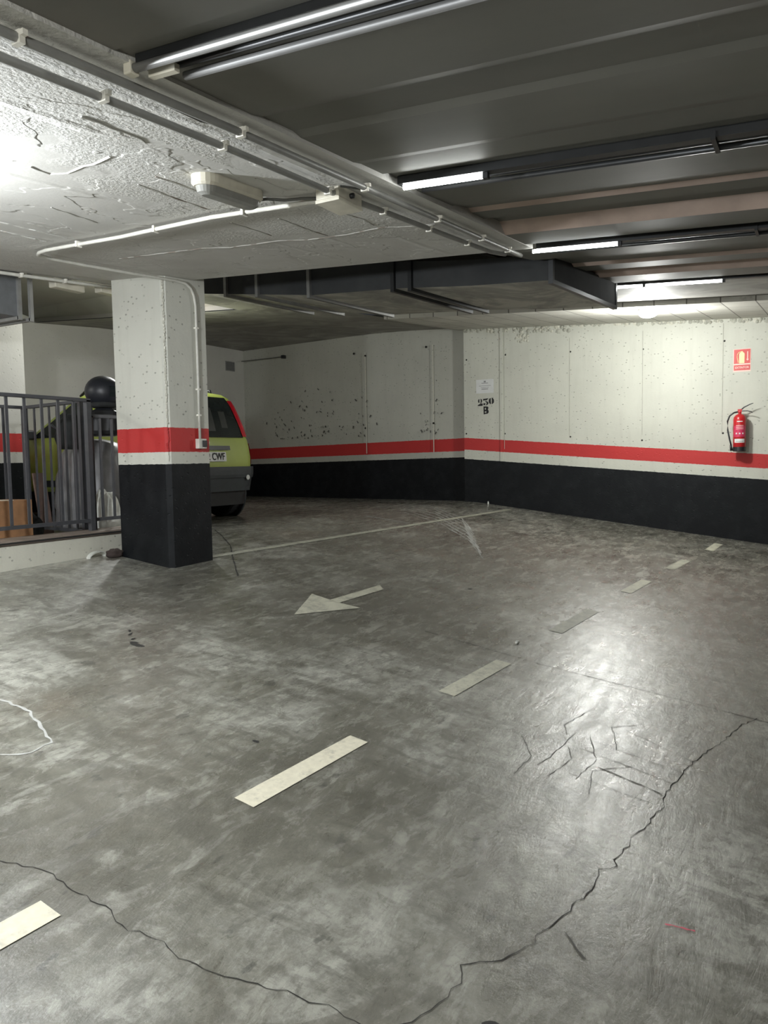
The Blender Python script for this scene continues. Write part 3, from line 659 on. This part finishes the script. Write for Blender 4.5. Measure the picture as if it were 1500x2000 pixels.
# ------------------------------------------------------------------ air duct behind the slab
dd = Vector((.5*-.8+.866*.6, .866*.8+.5*.6, 0)).normalized()      # along the duct, away
dn = Vector((.5*.6+.866*.8, -.866*.6+.5*.8, 0)).normalized()      # across it, to its far edge
P0 = cw((1.285, 5.79, 0)); P0.z = 0
def duct(name, label, stations, width, flanges, group='air ducts'):
    t = thing(name, label, 'air duct', (P0.x, P0.y, 1.58), group=group)
    q = MB(); rings = []
    for s, zb, zt in stations:
        a = dd*s; b_ = dd*s+dn*width
        rings.append([(a.x, a.y, zb), (b_.x, b_.y, zb), (b_.x, b_.y, zt), (a.x, a.y, zt)])
    for j in range(len(rings)-1):
        A_, B_ = rings[j], rings[j+1]
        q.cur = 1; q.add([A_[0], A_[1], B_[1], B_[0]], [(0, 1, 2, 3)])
        q.cur = 0; q.add([A_[0], B_[0], B_[3], A_[3]], [(0, 1, 2, 3)]); q.add([A_[1], A_[2], B_[2], B_[1]], [(0, 1, 2, 3)]); q.add([A_[2], A_[3], B_[3], B_[2]], [(0, 1, 2, 3)])
    q.add(rings[0], [(0, 3, 2, 1)]); q.add(rings[-1], [(0, 1, 2, 3)])
    q.build('duct_body', [M['duct'], M['duct_under']], t)
    def at(s):
        for (s0, b0, t0), (s1, b1, t1) in zip(stations[:-1], stations[1:]):
            if s0 <= s <= s1: k = (s-s0)/(s1-s0); return b0+(b1-b0)*k, t0+(t1-t0)*k
        return stations[-1][1:]
    for s, mat in flanges:
        zb, zt = at(s); q = MB(); a = dd*s; e = .03
        for (u0, u1, z0, z1) in ((-.03, width+.03, zb-e, zb), (-.03, 0, zb, zt), (width, width+.03, zb, zt)):
            c0 = a+dn*u0; c1 = a+dn*u1; h_ = dd*.018
            q.hexa([tuple(c0-h_+Vector((0, 0, z0))), tuple(c1-h_+Vector((0, 0, z0))), tuple(c1+h_+Vector((0, 0, z0))), tuple(c0+h_+Vector((0, 0, z0))),
                    tuple(c0-h_+Vector((0, 0, z1))), tuple(c1-h_+Vector((0, 0, z1))), tuple(c1+h_+Vector((0, 0, z1))), tuple(c0+h_+Vector((0, 0, z1)))])
        q.build('flange', M[mat], t)
    return t
duct('air_duct', 'long dark air duct hanging behind the white slab', [(0.0, 1.30, 1.49), (.7, 1.36, 1.56), (1.4, 1.44, 1.66), (2.39, 1.52, 1.86), (3.95, 1.75, 2.10), (4.35, 1.76, 2.11)], 1.27,
     [(.012, 'tray_dark'), (1.28, 'tray_dark'), (1.46, 'tray_dark'), (2.42, 'tray'), (3.1, 'tray'), (3.55, 'tray')])
t = thing('air_duct', 'short grey duct end at the left, above the railing', 'air duct', (4.22, 6.0, 2.84), group='air ducts')
q = MB(); q.box((-3.0, .45, .22), (6.0, .9, .44)); q.build('duct_body', [M['duct_grey']], t)
for x in (.0, .11):
    q = MB(); q.box((x, -.012, .22), (.03, .03, .50)); q.box((x, .45, -.012), (.03, .92, .028)); q.build('flange', M['conduit'], t)

# pipe stub fixed high on the back wall
t = thing('wall_pipe', 'thin pipe high on the back wall near its far corner', 'pipe', onback(8.9, 3.52, 0))
MB().tube([(-.05, 0, 0), (-.05, 1.0, -.01)], .008, 8).build('pipe', M['cable'], t)
MB().box((-.03, 0, 0), (.07, .06, .06)).build('bracket', M['black_plastic'], t)

# vent grille on the far wall
t = thing('vent_grille', 'small louvred vent high on the far white wall above the green car', 'vent', (11.50, 10.02, 3.405))
q = MB(); q.box((0, -.008, .085), (.25, .016, .012)); q.box((0, -.008, -.085), (.25, .016, .012)); q.box((-.12, -.008, 0), (.012, .016, .17)); q.box((.12, -.008, 0), (.012, .016, .17)); q.build('frame', M['conduit'], t)
q = MB()
for k in range(9): q.box((-.1+.025*k, -.006, 0), (.010, .012, .16), Matrix.Rotation(.6, 3, 'Z'))
q.build('louvres', M['cable'], t)

# ------------------------------------------------------------------ signs on the right wall (they face -x; reading direction is -y)
EX, EY = Vector((0, -1, 0)), Vector((0, 0, 1))      # ex x ey = -x, out of the wall
WX = 11.25
def mirror_prism(mb, poly, y, z, d0, d1):            # poly: (right, up) in metres round (y, z)
    mb.prism(poly, (WX-d0, y, z), EX, EY, d1-d0)
def rect(w, h, cx=0, cy=0): return [(cx-w/2, cy-h/2), (cx+w/2, cy-h/2), (cx+w/2, cy+h/2), (cx-w/2, cy+h/2)]
t = thing('fire_extinguisher_sign', 'red sign with a pale yellow extinguisher symbol on the right wall', 'sign', (0, 0, 0))
sy, sz = 1.002, 2.80
q = MB(); mirror_prism(q, rect(.212, .297), sy, sz, .001, .004); q.build('backing', M['sign_pale'], t)
q = MB(); mirror_prism(q, rect(.196, .185, 0, .05), sy, sz, .004, .006); q.build('picture_panel', M['sign_red'], t)
q = MB(); mirror_prism(q, rect(.196, .070, 0, -.095), sy, sz, .004, .006); q.build('caption_panel', M['sign_red'], t)
q = MB(); body = [(-.035, -.038), (.028, -.038), (.030, .08), (.022, .098), (.008, .104), (.008, .118), (-.012, .118), (-.012, .104), (-.028, .098), (-.036, .08)]
mirror_prism(q, body, sy, sz, .006, .0072)
q.tube([Vector((WX-.0068, sy-x, sz+y)) for x, y in [(-.01, .113), (-.04, .105), (-.056, .08), (-.058, .04), (-.05, 0), (-.046, -.03)]], .004, 6)
q.build('extinguisher_symbol', M['sign_yellow'], t)
q = MB(); mirror_prism(q, rect(.012, .10, .066, .062), sy, sz, .006, .0072); mirror_prism(q, [(.05, .012), (.066, -.012), (.082, .012)], sy, sz, .006, .0072); q.build('arrow', M['sign_pale'], t)
text_obj('caption', 'EXTINTOR', .036, M['sign_pale'], (WX-.0062, sy, sz-.095), EX, EY, t, .0006, sx=.95, offset=.0008)

t = thing('paper_notice', 'white printed notice stuck on the wall above the bay number', 'notice', (0, 0, 0))
ny_, nz_ = 4.645, 2.68
q = MB(); q.prism(rect(.29, .212), (WX-.001, ny_, nz_), EX, Vector((0, 0, 1)), .002); q.build('sheet', M['paper'], t)
q = MB(); mirror_prism(q, rect(.034, .022, 0, .072), ny_, nz_, .003, .0036); q.build('emblem', M['ink_grey'], t)
for wd_, hh, dx_, dz in ((.11, .010, 0, .048), (.20, .006, 0, .008), (.13, .006, 0, -.020), (.11, .011, 0, -.043)):
    q = MB(); mirror_prism(q, rect(wd_, hh, dx_, dz), ny_, nz_, .003, .0036); q.build('printed_line', M['ink_grey'], t)

t = thing('bay_number', 'black stencilled bay number 230 B painted on the right wall', 'number', (0, 0, 0))
def Zc(zx, zy):     # stencil layout in metres relative to the paper
    return (-(.0) + (zx/21.43+915-947)*.00856, -(zy/21.43+730-755)*.00793 - .0)
def glyph(polys, name, bold=1.22):
    q = MB()
    for pl in polys:
        mx = sum(p[0] for p in pl)/len(pl); my = sum(p[1] for p in pl)/len(pl)
        pl = [(mx+(x-mx)*bold+math.copysign(4, x-mx), my+(y-my)*1.05) for x, y in pl]
        q.prism([Zc(*p) for p in pl][::-1], (WX-.001, 4.645, 2.686), EX, EY, .0015)
    q.build(name, M['ink'], t)
glyph([[(440, 1070), (412, 1110), (405, 1160), (412, 1210), (440, 1235), (448, 1200), (448, 1100)],
       [(500, 1068), (535, 1085), (555, 1130), (553, 1190), (530, 1235), (508, 1265), (500, 1262), (515, 1200), (515, 1110)],
       [(400, 1362), (420, 1320), (460, 1290), (520, 1262), (570, 1270), (575, 1330), (560, 1362)]], 'digit')
glyph([[(628, 1080), (800, 1060), (790, 1085), (750, 1140), (700, 1140), (730, 1120), (640, 1150)],
       [(715, 1165), (760, 1185), (805, 1215), (818, 1260), (800, 1310), (755, 1345), (740, 1330), (762, 1280), (755, 1230), (712, 1190)],
       [(632, 1262), (690, 1262), (695, 1300), (660, 1345), (640, 1335), (630, 1300)]], 'digit')
glyph([[(925, 1060), (885, 1080), (862, 1130), (858, 1200), (872, 1262), (905, 1300), (928, 1300), (925, 1240), (920, 1180), (922, 1110)],
       [(975, 1050), (1015, 1075), (1045, 1130), (1052, 1200), (1038, 1262), (1000, 1300), (975, 1298), (985, 1240), (985, 1150)]], 'digit')
glyph([[(630, 1400), (672, 1402), (672, 1712), (635, 1718)], [(672, 1402), (790, 1405), (820, 1440), (815, 1480), (735, 1480), (735, 1455), (672, 1455)], [(735, 1455), (815, 1480), (795, 1545), (735, 1530)],
       [(672, 1530), (800, 1535), (832, 1590), (672, 1600)], [(750, 1590), (832, 1590), (830, 1650), (750, 1670)], [(672, 1665), (830, 1650), (790, 1700), (672, 1712)]], 'letter', 1.08)

# ------------------------------------------------------------------ fire extinguisher
t = thing('fire_extinguisher', 'red fire extinguisher hanging on the right wall below its sign', 'fire extinguisher', (11.13, 1.008, 1.60))
q = MB(); q.lathe((0, 0, 0), [(.070, .045), (.078, .055), (.078, .42), (.072, .45), (.05, .478), (.026, .49)], 32); q.build('cylinder', M['ext_red'], t, smooth=True)
q = MB(); q.lathe((0, 0, 0), [(.066, 0), (.080, .006), (.080, .06), (.072, .062)], 32); q.build('base_ring', M['black_plastic'], t, smooth=False)
def arc_label(z0, z1, a0, a1, r, n=16):
    q = MB(); q.add([(r*math.cos(a0+(a1-a0)*k/n), r*math.sin(a0+(a1-a0)*k/n), z) for z in (z0, z1) for k in range(n+1)], [(k, k+1, n+2+k, n+1+k) for k in range(n)]); return q
am = math.pi+.10
arc_label(.19, .335, am-1.0, am+1.0, .0788).build('label', M['ext_label'], t, smooth=True)
arc_label(.115, .165, am-.85, am+.85, .0790).build('label', M['plate_white'], t, smooth=True)
arc_label(.385, .397, am-.45, am+.45, .0792).build('label', M['plate_white'], t, smooth=True)
for k in range(3): arc_label(.335-.022*k, .342-.022*k, am-.6, am+.6, .0796).build('printed_line', M['sign_pale'], t)
for k in (-1, 0, 1): arc_label(.225, .245, am+k*.5-.12, am+k*.5+.12, .0796).build('pictogram', M['plate_white'], t)
arc_label(.128, .134, am-.6, am+.6, .0797).build('printed_line', M['ink_grey'], t)
q = MB(); q.lathe((0, 0, 0), [(.020, .485), (.020, .52), (.014, .535), (.012, .55)], 14); q.box((0, 0, .535), (.03, .05, .035)); q.build('valve', M['ext_red'], t)
q = MB(); q.tube([(0, -.01, .54), (-.01, -.05, .575), (-.02, -.12, .61), (-.02, -.16, .625)], [.009, .008, .006, .004], 8); q.build('lever', M['black_plastic'], t)
q = MB(); q.tube([(0, -.01, .53), (-.01, -.09, .528), (-.015, -.135, .515), (-.015, -.15, .50)], .006, 8); q.build('carry_handle', M['black_plastic'], t)
hp = [(0, .02, .52), (-.01, .07, .51), (-.02, .12, .47), (-.02, .145, .40), (-.02, .14, .28), (-.03, .115, .16), (-.03, .095, .08)]
MB().tube(hp, .0105, 10).build('hose', M['black_plastic'], t, smooth=True)
MB().tube([(-.03, .10, .09), (-.03, .092, .01)], [.014, .018], 12).build('nozzle', M['black_plastic'], t, smooth=True)
q = MB(); q.box((.095, 0, .36), (.05, .05, .18)); q.tube([(.08, .0, .44), (0, .0, .50)], .008, 8); q.build('wall_bracket', M['tray_dark'], t)

# ------------------------------------------------------------------ railing round the stairwell
def railing(name, label, a, b_, ztop, zbot, bars, posts, rbar=.011):
    A_, B_ = Vector(a), Vector(b_); t = thing(name, label, 'railing', (A_.x, A_.y, zbot), group='stairwell railings')
    d = B_-A_; L = d.length; d.normalize()
    rot = Matrix.Rotation(math.atan2(d.y, d.x), 3, 'Z')
    def P(s, z): return (d.x*s, d.y*s, z-zbot)
    MB().box(Vector(P(L/2, ztop)), (L, .045, .028), rot).build('handrail', M['rail'], t)
    MB().box(Vector(P(L/2, zbot+.09)), (L, .03, .03), rot).build('bottom_rail', M['rail'], t)
    for s in bars: MB().box(Vector(P(s, (ztop+zbot+.09)/2)), (.024, .012 if rbar else .02, ztop-zbot-.09), rot).build('baluster', M['rail'], t)
    for s in posts: MB().box(Vector(P(s, (ztop+zbot)/2)), (.045, .045, ztop-zbot), rot).build('post', M['rail'], t)
    return t
bx = [3.16+.157*k for k in range(10)]
railing('railing', 'near dark steel railing standing on the kerb wall', (3.0, 5.6), (4.575, 5.6), 2.13, .99, [x-3.0 for x in bx if x < 4.5], [.02, 1.555])
railing('railing', 'short lower railing panel between the near railing and the column', (4.60, 5.66), (5.0, 5.66), 2.00, .99, [.13, .26], [.02])
railing('railing', 'side railing of the stairwell seen behind the near one', (4.60, 5.74), (4.75, 6.69), 2.13, .885, [.14+.14*k for k in range(6)], [.0])
railing('railing', 'far railing of the stairwell, left of its thick corner post', (3.4, 6.76), (4.78, 6.76), 2.13, .885, [.12+.145*k for k in range(8)], [1.36])

# ------------------------------------------------------------------ green car
LV = [(.24, .14, 3.36, .68, .12), (.32, .07, 3.46, .74, .14), (.55, .05, 3.50, .775, .15), (.75, .055, 3.46, .785, .15), (.88, .075, 3.32, .78, .15), (.95, .085, 3.05, .77, .15), (1.0, .10, 2.62, .755, .15),
      (1.1, .125, 2.44, .735, .14), (1.2, .155, 2.25, .712, .14), (1.3, .19, 2.07, .69, .14), (1.4, .23, 1.90, .665, .14), (1.47, .265, 1.79, .635, .14), (1.515, .32, 1.70, .58, .14), (1.54, .43, 1.58, .48, .14)]
def lvl(z):
    for a, b_ in zip(LV[:-1], LV[1:]):
        if a[0] <= z <= b_[0]: k = (z-a[0])/(b_[0]-a[0]); return [a[i]+(b_[i]-a[i])*k for i in range(5)]
    return list(LV[-1] if z > 1 else LV[0])
def perim(z, s, off=0):       # s: distance from rear centre along the plan outline, + = right side of the car (-y)
    _, x0, x1, hw, r = lvl(z); sg = 1 if s >= 0 else -1; s = abs(s)
    if s <= hw-r: x, y, nx_, ny2 = x0, s, -1, 0
    elif s <= hw-r+r*math.pi/2:
        a = (s-hw+r)/r; nx_, ny2 = -math.cos(a), math.sin(a); x, y = x0+r+nx_*r, hw-r+ny2*r
    else: x, y, nx_, ny2 = x0+r+(s-(hw-r+r*math.pi/2)), hw, 0, 1
    return Vector((x+nx_*off, -sg*(y+ny2*off), z))
def body_ring(z):
    _, x0, x1, hw, r = lvl(z); pts = []
    for cx_, cy_, a0 in ((x0+r, -hw+r, math.pi), (x1-r*1.6, -hw+r*1.6, 1.5*math.pi), (x1-r*1.6, hw-r*1.6, 0), (x0+r, hw-r, .5*math.pi)):
        rr = r if cx_ < 1 else r*1.6
        for k in range(7): a = a0+k/6*math.pi/2; pts.append((cx_+rr*math.cos(a), cy_+rr*math.sin(a), z))
    return pts
az = math.radians(-57)          # heading in the viewer's frame
hd = cw((math.sin(az), math.cos(az), 0)); yaw = math.atan2(hd.y, hd.x)
rt = Vector((hd.y, -hd.x, 0))
rear_right = cw((-1.64, 9.66, 0)) ; cpos = rear_right - rt*.78 - hd*.10
car = thing('green_car', 'lime green hatchback parked behind the column, its rear towards the viewer', 'car', (cpos.x, cpos.y, .88), yaw)
q = MB(); zz = [.36, .43, .55, .65, .75, .88, .95, 1.0, 1.1, 1.2, 1.3, 1.4, 1.47, 1.515, 1.54]
loft(q, [body_ring(z)[::-1] for z in zz]); q.build('body', M['lime'], car, smooth=True)
def panel(zs, ss, off, name, mat, parent=car, smooth=True, th=None):
    q = MB(); n = len(ss(zs[0]) if callable(ss) else ss)
    vs = [perim(z, s, off) for z in zs for s in (ss(z) if callable(ss) else ss)]
    q.add(vs, [(j*n+i, j*n+i+1, (j+1)*n+i+1, (j+1)*n+i) for j in range(len(zs)-1) for i in range(n-1)])
    return q.build(name, M[mat], parent, smooth=smooth)
def lin(a, b_, n): return [a+(b_-a)*k/n for k in range(n+1)]
# rear window, framed by tall red lamps
panel(lin(.985, 1.475, 8), lambda z: lin(-lvl(z)[3]+.15, lvl(z)[3]-.15, 10), .008, 'rear_window', 'car_glass')
panel(lin(1.06, 1.34, 4), lambda z: lin(.02, .17, 3), .010, 'headrest', 'seat_pale'); panel(lin(1.10, 1.30, 4), lambda z: lin(.28, .38, 3), .010, 'headrest', 'seat_pale')
for sg in (1, -1):
    panel(lin(1.0, 1.44, 8), lambda z: lin(sg*(lvl(z)[3]-.155), sg*(lvl(z)[3]+.0), 6), .016, 'tail_lamp', 'lens_red')
    panel(lin(.66, .92, 4), lambda z: lin(sg*(lvl(z)[3]-.01), sg*(lvl(z)[3]+.07), 4), .012, 'tail_lamp', 'lens_red')
# number plate recess, handle bar, plate
panel(lin(.835, .885, 3), lin(-.34, .34, 10), .022, 'tailgate_handle', 'black_plastic')
plate = panel(lin(.70, .81, 2), lin(-.26, .26, 6), .020, 'number_plate', 'plate_white')
text_obj('plate_letters', '2 CWF', .118, M['ink'], (perim(.755, 0, .022).x-.001, -.235, .754), (0, -1, 0), (0, 0, 1), plate, .001, align='RIGHT', sx=.80, offset=.0012)
q = MB(); q.lathe((perim(.92, 0).x-.004, 0, .92), [(.03, 0), (.026, .008)], 16, Matrix.Rotation(-math.pi/2, 3, 'Y')); q.build('round_badge', M['chrome'], car)
# bumpers
for zs, off in (([.34, .38, .44, .50], .02), ([.50, .54, .59, .635], .035)):
    q = MB()
    outer = [[perim(z, s, off) for s in lin(-1.15, 1.15, 28)] for z in zs]
    inner = [[perim(z, s, -.01) for s in lin(-1.15, 1.15, 28)] for z in (zs[-1], zs[0])]
    rings = [inner[1]]+outer+[inner[0]]; n = 29
    q.add([p for r_ in rings for p in r_], [(j*n+i, j*n+i+1, (j+1)*n+i+1, (j+1)*n+i) for j in range(len(rings)-1) for i in range(n-1)])
    q.build('bumper', M['dark_grey_plastic'], car, smooth=False)
for sg in (1, -1):
    q = MB(); q.lathe(tuple(perim(.50, sg*.60, .040)), [(.032, 0), (.026, .006)], 14, Matrix.Rotation(-math.pi/2, 3, 'Y')); q.build('reflector', M['plate_white'], car)
q = MB(); loft(q, [[(x*.99+.02, y*.95, .17) for x, y, z in body_ring(.30)][::-1], [(x*.99+.02, y*.98, .37) for x, y, z in body_ring(.34)][::-1]]); q.build('underside', M['black_plastic'], car)
# side windows, windscreen, doors on both sides
for sg in (1, -1):
    panel(lin(1.02, 1.44, 6), lambda z: lin(sg*(lvl(z)[3]+.16), sg*(lvl(z)[3]+.90), 6), .006, 'side_window', 'car_glass')
    panel(lin(1.02, 1.44, 6), lambda z: lin(sg*(lvl(z)[3]+.97), sg*(lvl(z)[3]-.30+lvl(z)[2]-lvl(z)[1]), 6), .006, 'side_window', 'car_glass')
    panel(lin(.42, .50, 2), lin(sg*1.5, sg*2.9, 8), .014, 'side_trim', 'dark_grey_plastic')
    q = MB(); q.tube([(.5, sg*.50, 1.50), (.52, sg*.50, 1.575), (1.6, sg*.50, 1.575), (1.7, sg*.50, 1.52)], .018, 8); q.build('roof_rail', M['black_plastic'], car, smooth=True)
    q = MB(); q.box((2.30, sg*.86, 1.06), (.10, .18, .12)); q.build('mirror', M['black_plastic'], car, bevel=.02)
q = MB(); vs = []
for z in lin(1.0, 1.44, 5): 
    _, x0, x1, hw, r = lvl(z); vs += [(x1+.006, y*(hw-.16), z+.004) for y in lin(-1, 1, 6)]
q.add(vs, [(j*7+i, j*7+i+1, (j+1)*7+i+1, (j+1)*7+i) for j in range(5) for i in range(6)]); q.build('windscreen', M['car_glass'], car, smooth=True)
RX = Matrix.Rotation(math.pi/2, 3, 'X')
for wx_ in (.56, 2.87):
    for sg in (1, -1):
        ar = MB(); ar.lathe((wx_, sg*.775+.012, .29), [(.335, 0), (.335, .025)], 28, RX); ar.build('wheel_arch', M['dark_grey_plastic'], car)
        q = MB(); q.lathe((wx_, sg*.70+.095, .285), [(.19, 0), (.27, .004), (.285, .03), (.285, .16), (.27, .186), (.19, .19)], 32, RX); wh = q.build('wheel', M['rubber'], car, smooth=False)
        q = MB(); q.lathe((wx_, sg*.795+.006, .285), [(.18, 0), (.17, .012), (.05, .012)], 20, RX); q.build('hub_cap', M['conduit'], wh)

# ------------------------------------------------------------------ covered motorcycle and clutter behind the railing
mc = Vector((5.43, 6.57, 0)); myaw = math.radians(50)
mt = thing('covered_motorcycle', 'motorcycle under a wrinkled grey cover beside the column', 'motorcycle', (mc.x, mc.y, .88), myaw)
def drape(levels, seed, wr=.03, n=64):
    rings = []
    for z, lx, ly, cx_, cy_ in levels:
        rg_ = []
        for k in range(n):
            a = 2*math.pi*k/n; ca, sa = math.cos(a), math.sin(a)
            x = cx_+math.copysign(abs(ca)**.8, ca)*lx; y = cy_+math.copysign(abs(sa)**.8, sa)*ly
            f_ = noise.noise(Vector((math.cos(a)*3.2+seed, math.sin(a)*3.2, z*1.2)))*wr + math.sin(a*13+seed+z*2)*wr*.5*(1-z/1.4) + math.sin(z*26+math.sin(a*3)*4+seed)*wr*.35 + noise.noise(Vector((x*7, y*7, z*9+seed)))*wr*.45
            rg_.append((x+ca*f_, y+sa*f_, z))
        rings.append(rg_)
    return rings
q = MB(); lv = [(.08, .50, .37, 0, 0), (.14, .50, .37, 0, 0), (.2, .50, .37, 0, 0), (.26, .50, .36, 0, 0), (.32, .50, .36, 0, 0), (.38, .49, .355, 0, 0), (.44, .49, .35, 0, 0), (.5, .48, .345, 0, 0), (.56, .48, .34, 0, 0), (.62, .47, .33, 0, 0), (.68, .46, .32, .0, 0), (.74, .45, .31, .0, 0), (.80, .43, .30, .0, 0), (.86, .41, .28, .0, 0), (.92, .38, .25, .02, 0), (.97, .33, .20, .03, 0), (1.0, .25, .14, .04, 0), (1.02, .12, .05, .05, 0)]
lv = [(z_*.93, a_, b_*1.1, c_, d_) for z_, a_, b_, c_, d_ in lv]; loft(q, drape(lv, 3)); q.v = [(x, y, z) for x, y, z in q.v]; o = q.build('cover', M['cover'], mt, smooth=True); o['label'] = 'wrinkled grey tarpaulin cover'
for x in (-.22, .24):
    q = MB(); q.lathe((x, .055, .27), [(.17, 0), (.25, .01), (.27, .03), (.27, .08), (.25, .10), (.17, .11)], 28, RX); q.build('wheel', M['rubber'], mt)
q = MB(); q.tube([(.10, -.30, 1.02), (.14, -.16, 1.09), (.18, 0, 1.05), (.14, .16, 1.09), (.10, .36, 1.04), (.08, .42, 1.10)], .016, 8); q.build('handlebar', M['black_plastic'], mt, smooth=True)
q = MB(); q.box((.12, .12, 1.10), (.14, .22, .16), Matrix.Rotation(-.4, 3, 'Y')); q.build('top_fairing', M['black_plastic'], mt, bevel=.03)
# helmet and jacket piled on the seat
hx = cw((-2.78, 7.72, 0))
hel = thing('motorcycle_helmet', 'round black helmet on top of the covered motorcycle', 'helmet', (hx.x, hx.y, 2.15), math.radians(-40))
q = MB(); rings = []
for k in range(13):
    ph = -1.05+k/12*(math.pi/2+1.05-.02); rr = math.cos(ph)
    rings.append([(.165*rr*math.cos(a)*1.06, .15*rr*math.sin(a), .158*math.sin(ph)+.14) for a in [2*math.pi*i/28 for i in range(28)]])
loft(q, rings[::-1]); q.v = [tuple(p) for p in q.v]; q.build('shell', M['helmet'], hel, smooth=True)
q = MB(); n = 12
q.add([( .172*math.cos(a)*1.03*math.cos(ph), .158*math.sin(a)*math.cos(ph), .16*math.sin(ph)+.14) for ph in (-.35, -.1, .12, .3) for a in lin(-1.2, 1.2, n)], [(j*(n+1)+i, j*(n+1)+i+1, (j+1)*(n+1)+i+1, (j+1)*(n+1)+i) for j in range(3) for i in range(n)]); q.build('visor', M['car_glass'], hel, smooth=True)
q = MB(); q.lathe((0, 0, -.02), [(.10, 0), (.125, .02), (.12, .05), (.09, .06)], 24); q.build('neck_roll', M['dark_cloth'], hel, smooth=True)
tc_ = thing('black_top_case', 'black top case carried by the motorcycle under the helmet', 'case', (hx.x, hx.y, 1.85), math.radians(50))
MB().box((0, 0, .13), (.36, .30, .26), top=.88).build('case_body', M['black_plastic'], tc_, bevel=.05)
MB().box((0, 0, .255), (.24, .20, .04), top=.8).build('case_lid', M['helmet'], tc_, bevel=.02)
jk = cw((-3.02, 7.50, 0))
q = MB(); loft(q, drape([(.0, .11, .07, 0, 0), (.05, .14, .09, 0, 0), (.12, .16, .10, 0, 0), (.2, .15, .10, .01, 0), (.28, .12, .08, .02, 0), (.34, .06, .04, .02, 0)], 9, .02, 32)); o = q.build('dark_bag', M['dark_cloth'], smooth=True); o.location = (jk.x, jk.y, 1.72)
tag(o, 'dark soft bag lying on the covered motorcycle, left of the helmet', 'bag')

def blob(name, label, cat, loc, size, mat, seed, rz=0, amp=.25, bottom=-.8):
    q = MB(); rings = []
    for k in range(14):
        ph = -math.pi/2+.05+k/13*(math.pi-.1); zz_ = max(math.sin(ph), bottom); rg_ = []
        for i in range(30):
            a = 2*math.pi*i/30; d = Vector((math.cos(a)*math.cos(ph), math.sin(a)*math.cos(ph), zz_))
            f_ = 1+amp*noise.noise(d*2.3+Vector((seed, 0, 0)))+amp*.5*abs(noise.noise(d*6+Vector((0, seed, 0))))
            rg_.append((d.x*f_*size[0], d.y*f_*size[1], (d.z-bottom)*size[2]*(f_ if zz_ > bottom else 1)))
        rings.append(rg_)
    loft(q, rings[::-1]); q.f = [f_[::-1] for f_ in q.f]; o = q.build(name, mat, smooth=True); o.location = loc; o.rotation_euler = (0, 0, rz); return tag(o, label, cat)
bp = (5.03, 5.98)
blob('plastic_bag', 'crumpled white plastic bag on the floor behind the railing, next to the column', 'bag', (4.95, 5.90, .88), (.15, .13, .23), M['bag_white'], 4)
t = thing('cardboard_box', 'orange brown cardboard box low behind the railing at the left edge', 'box', (3.98, 6.05, .88), math.radians(6))
MB().box((0, 0, .20), (.42, .30, .40)).build('carton', M['cardboard'], t, bevel=.004)
MB().box((0, 0, .403), (.06, .29, .004)).build('tape', M['plastic_cream'], t)
blob('dark_sack', 'dark lumpy sack on the floor behind the corner post', 'bag', (4.42, 6.30, .88), (.13, .11, .14), M['dark_cloth'], 8)
t = MB(); t.box((0, 0, .31), (.14, .02, .62)); o = t.build('brown_board', M['wood_brown']); o.location = (4.93, 6.72, .88); o.rotation_euler = (math.radians(-9), 0, math.radians(5)); tag(o, 'narrow brown board standing between the corner post and the covered motorcycle', 'board')

# litter at the foot of the kerb
q = MB(); n = 14
vs = []
for k in range(n+1):
    a = math.pi*k/n
    for dy in (0, .045):
        vs.append((-.09*math.cos(a), dy-.01*math.sin(a), .055*math.sin(a)+.002))
for k in range(n+1):
    a = math.pi*k/n
    for dy in (0, .045): vs.append((-.084*math.cos(a), dy-.01*math.sin(a), .049*math.sin(a)+.001))
m2 = 2*(n+1)
fs = [(2*k, 2*k+2, 2*k+3, 2*k+1) for k in range(n)]+[(m2+2*k, m2+2*k+1, m2+2*k+3, m2+2*k+2) for k in range(n)]+[(2*k, m2+2*k, m2+2*k+2, 2*k+2) for k in range(n)]+[(2*k+1, 2*k+3, m2+2*k+3, m2+2*k+1) for k in range(n)]
q.add(vs, fs); o = q.build('bent_card', M['bag_white']); o.location = (4.44, 5.40, zf(4.44, 5.40)); o.rotation_euler = (0, math.radians(-1), math.radians(4)); tag(o, 'pale bent piece of card on the floor against the kerb wall', 'litter')
o = blob('dark_rag', 'dark brown rag on the floor between the kerb wall and the column', 'rag', (4.56, 5.33, zf(4.55, 5.32)-.004), (.085, .05, .04), M['rag_brown'], 5)
o = blob('paper_scrap', 'small crumpled white scrap on the floor beside the cross joint', 'litter', (4.80, 1.763, zf(4.80, 1.763)-.001), (.022, .012, .012), M['bag_white'], 6)
o = blob('paper_scrap', 'tiny white scrap at the foot of the right wall near the corner', 'litter', (11.12, 4.55, zf(11.12, 4.55)-.001), (.012, .012, .03), M['bag_white'], 7)
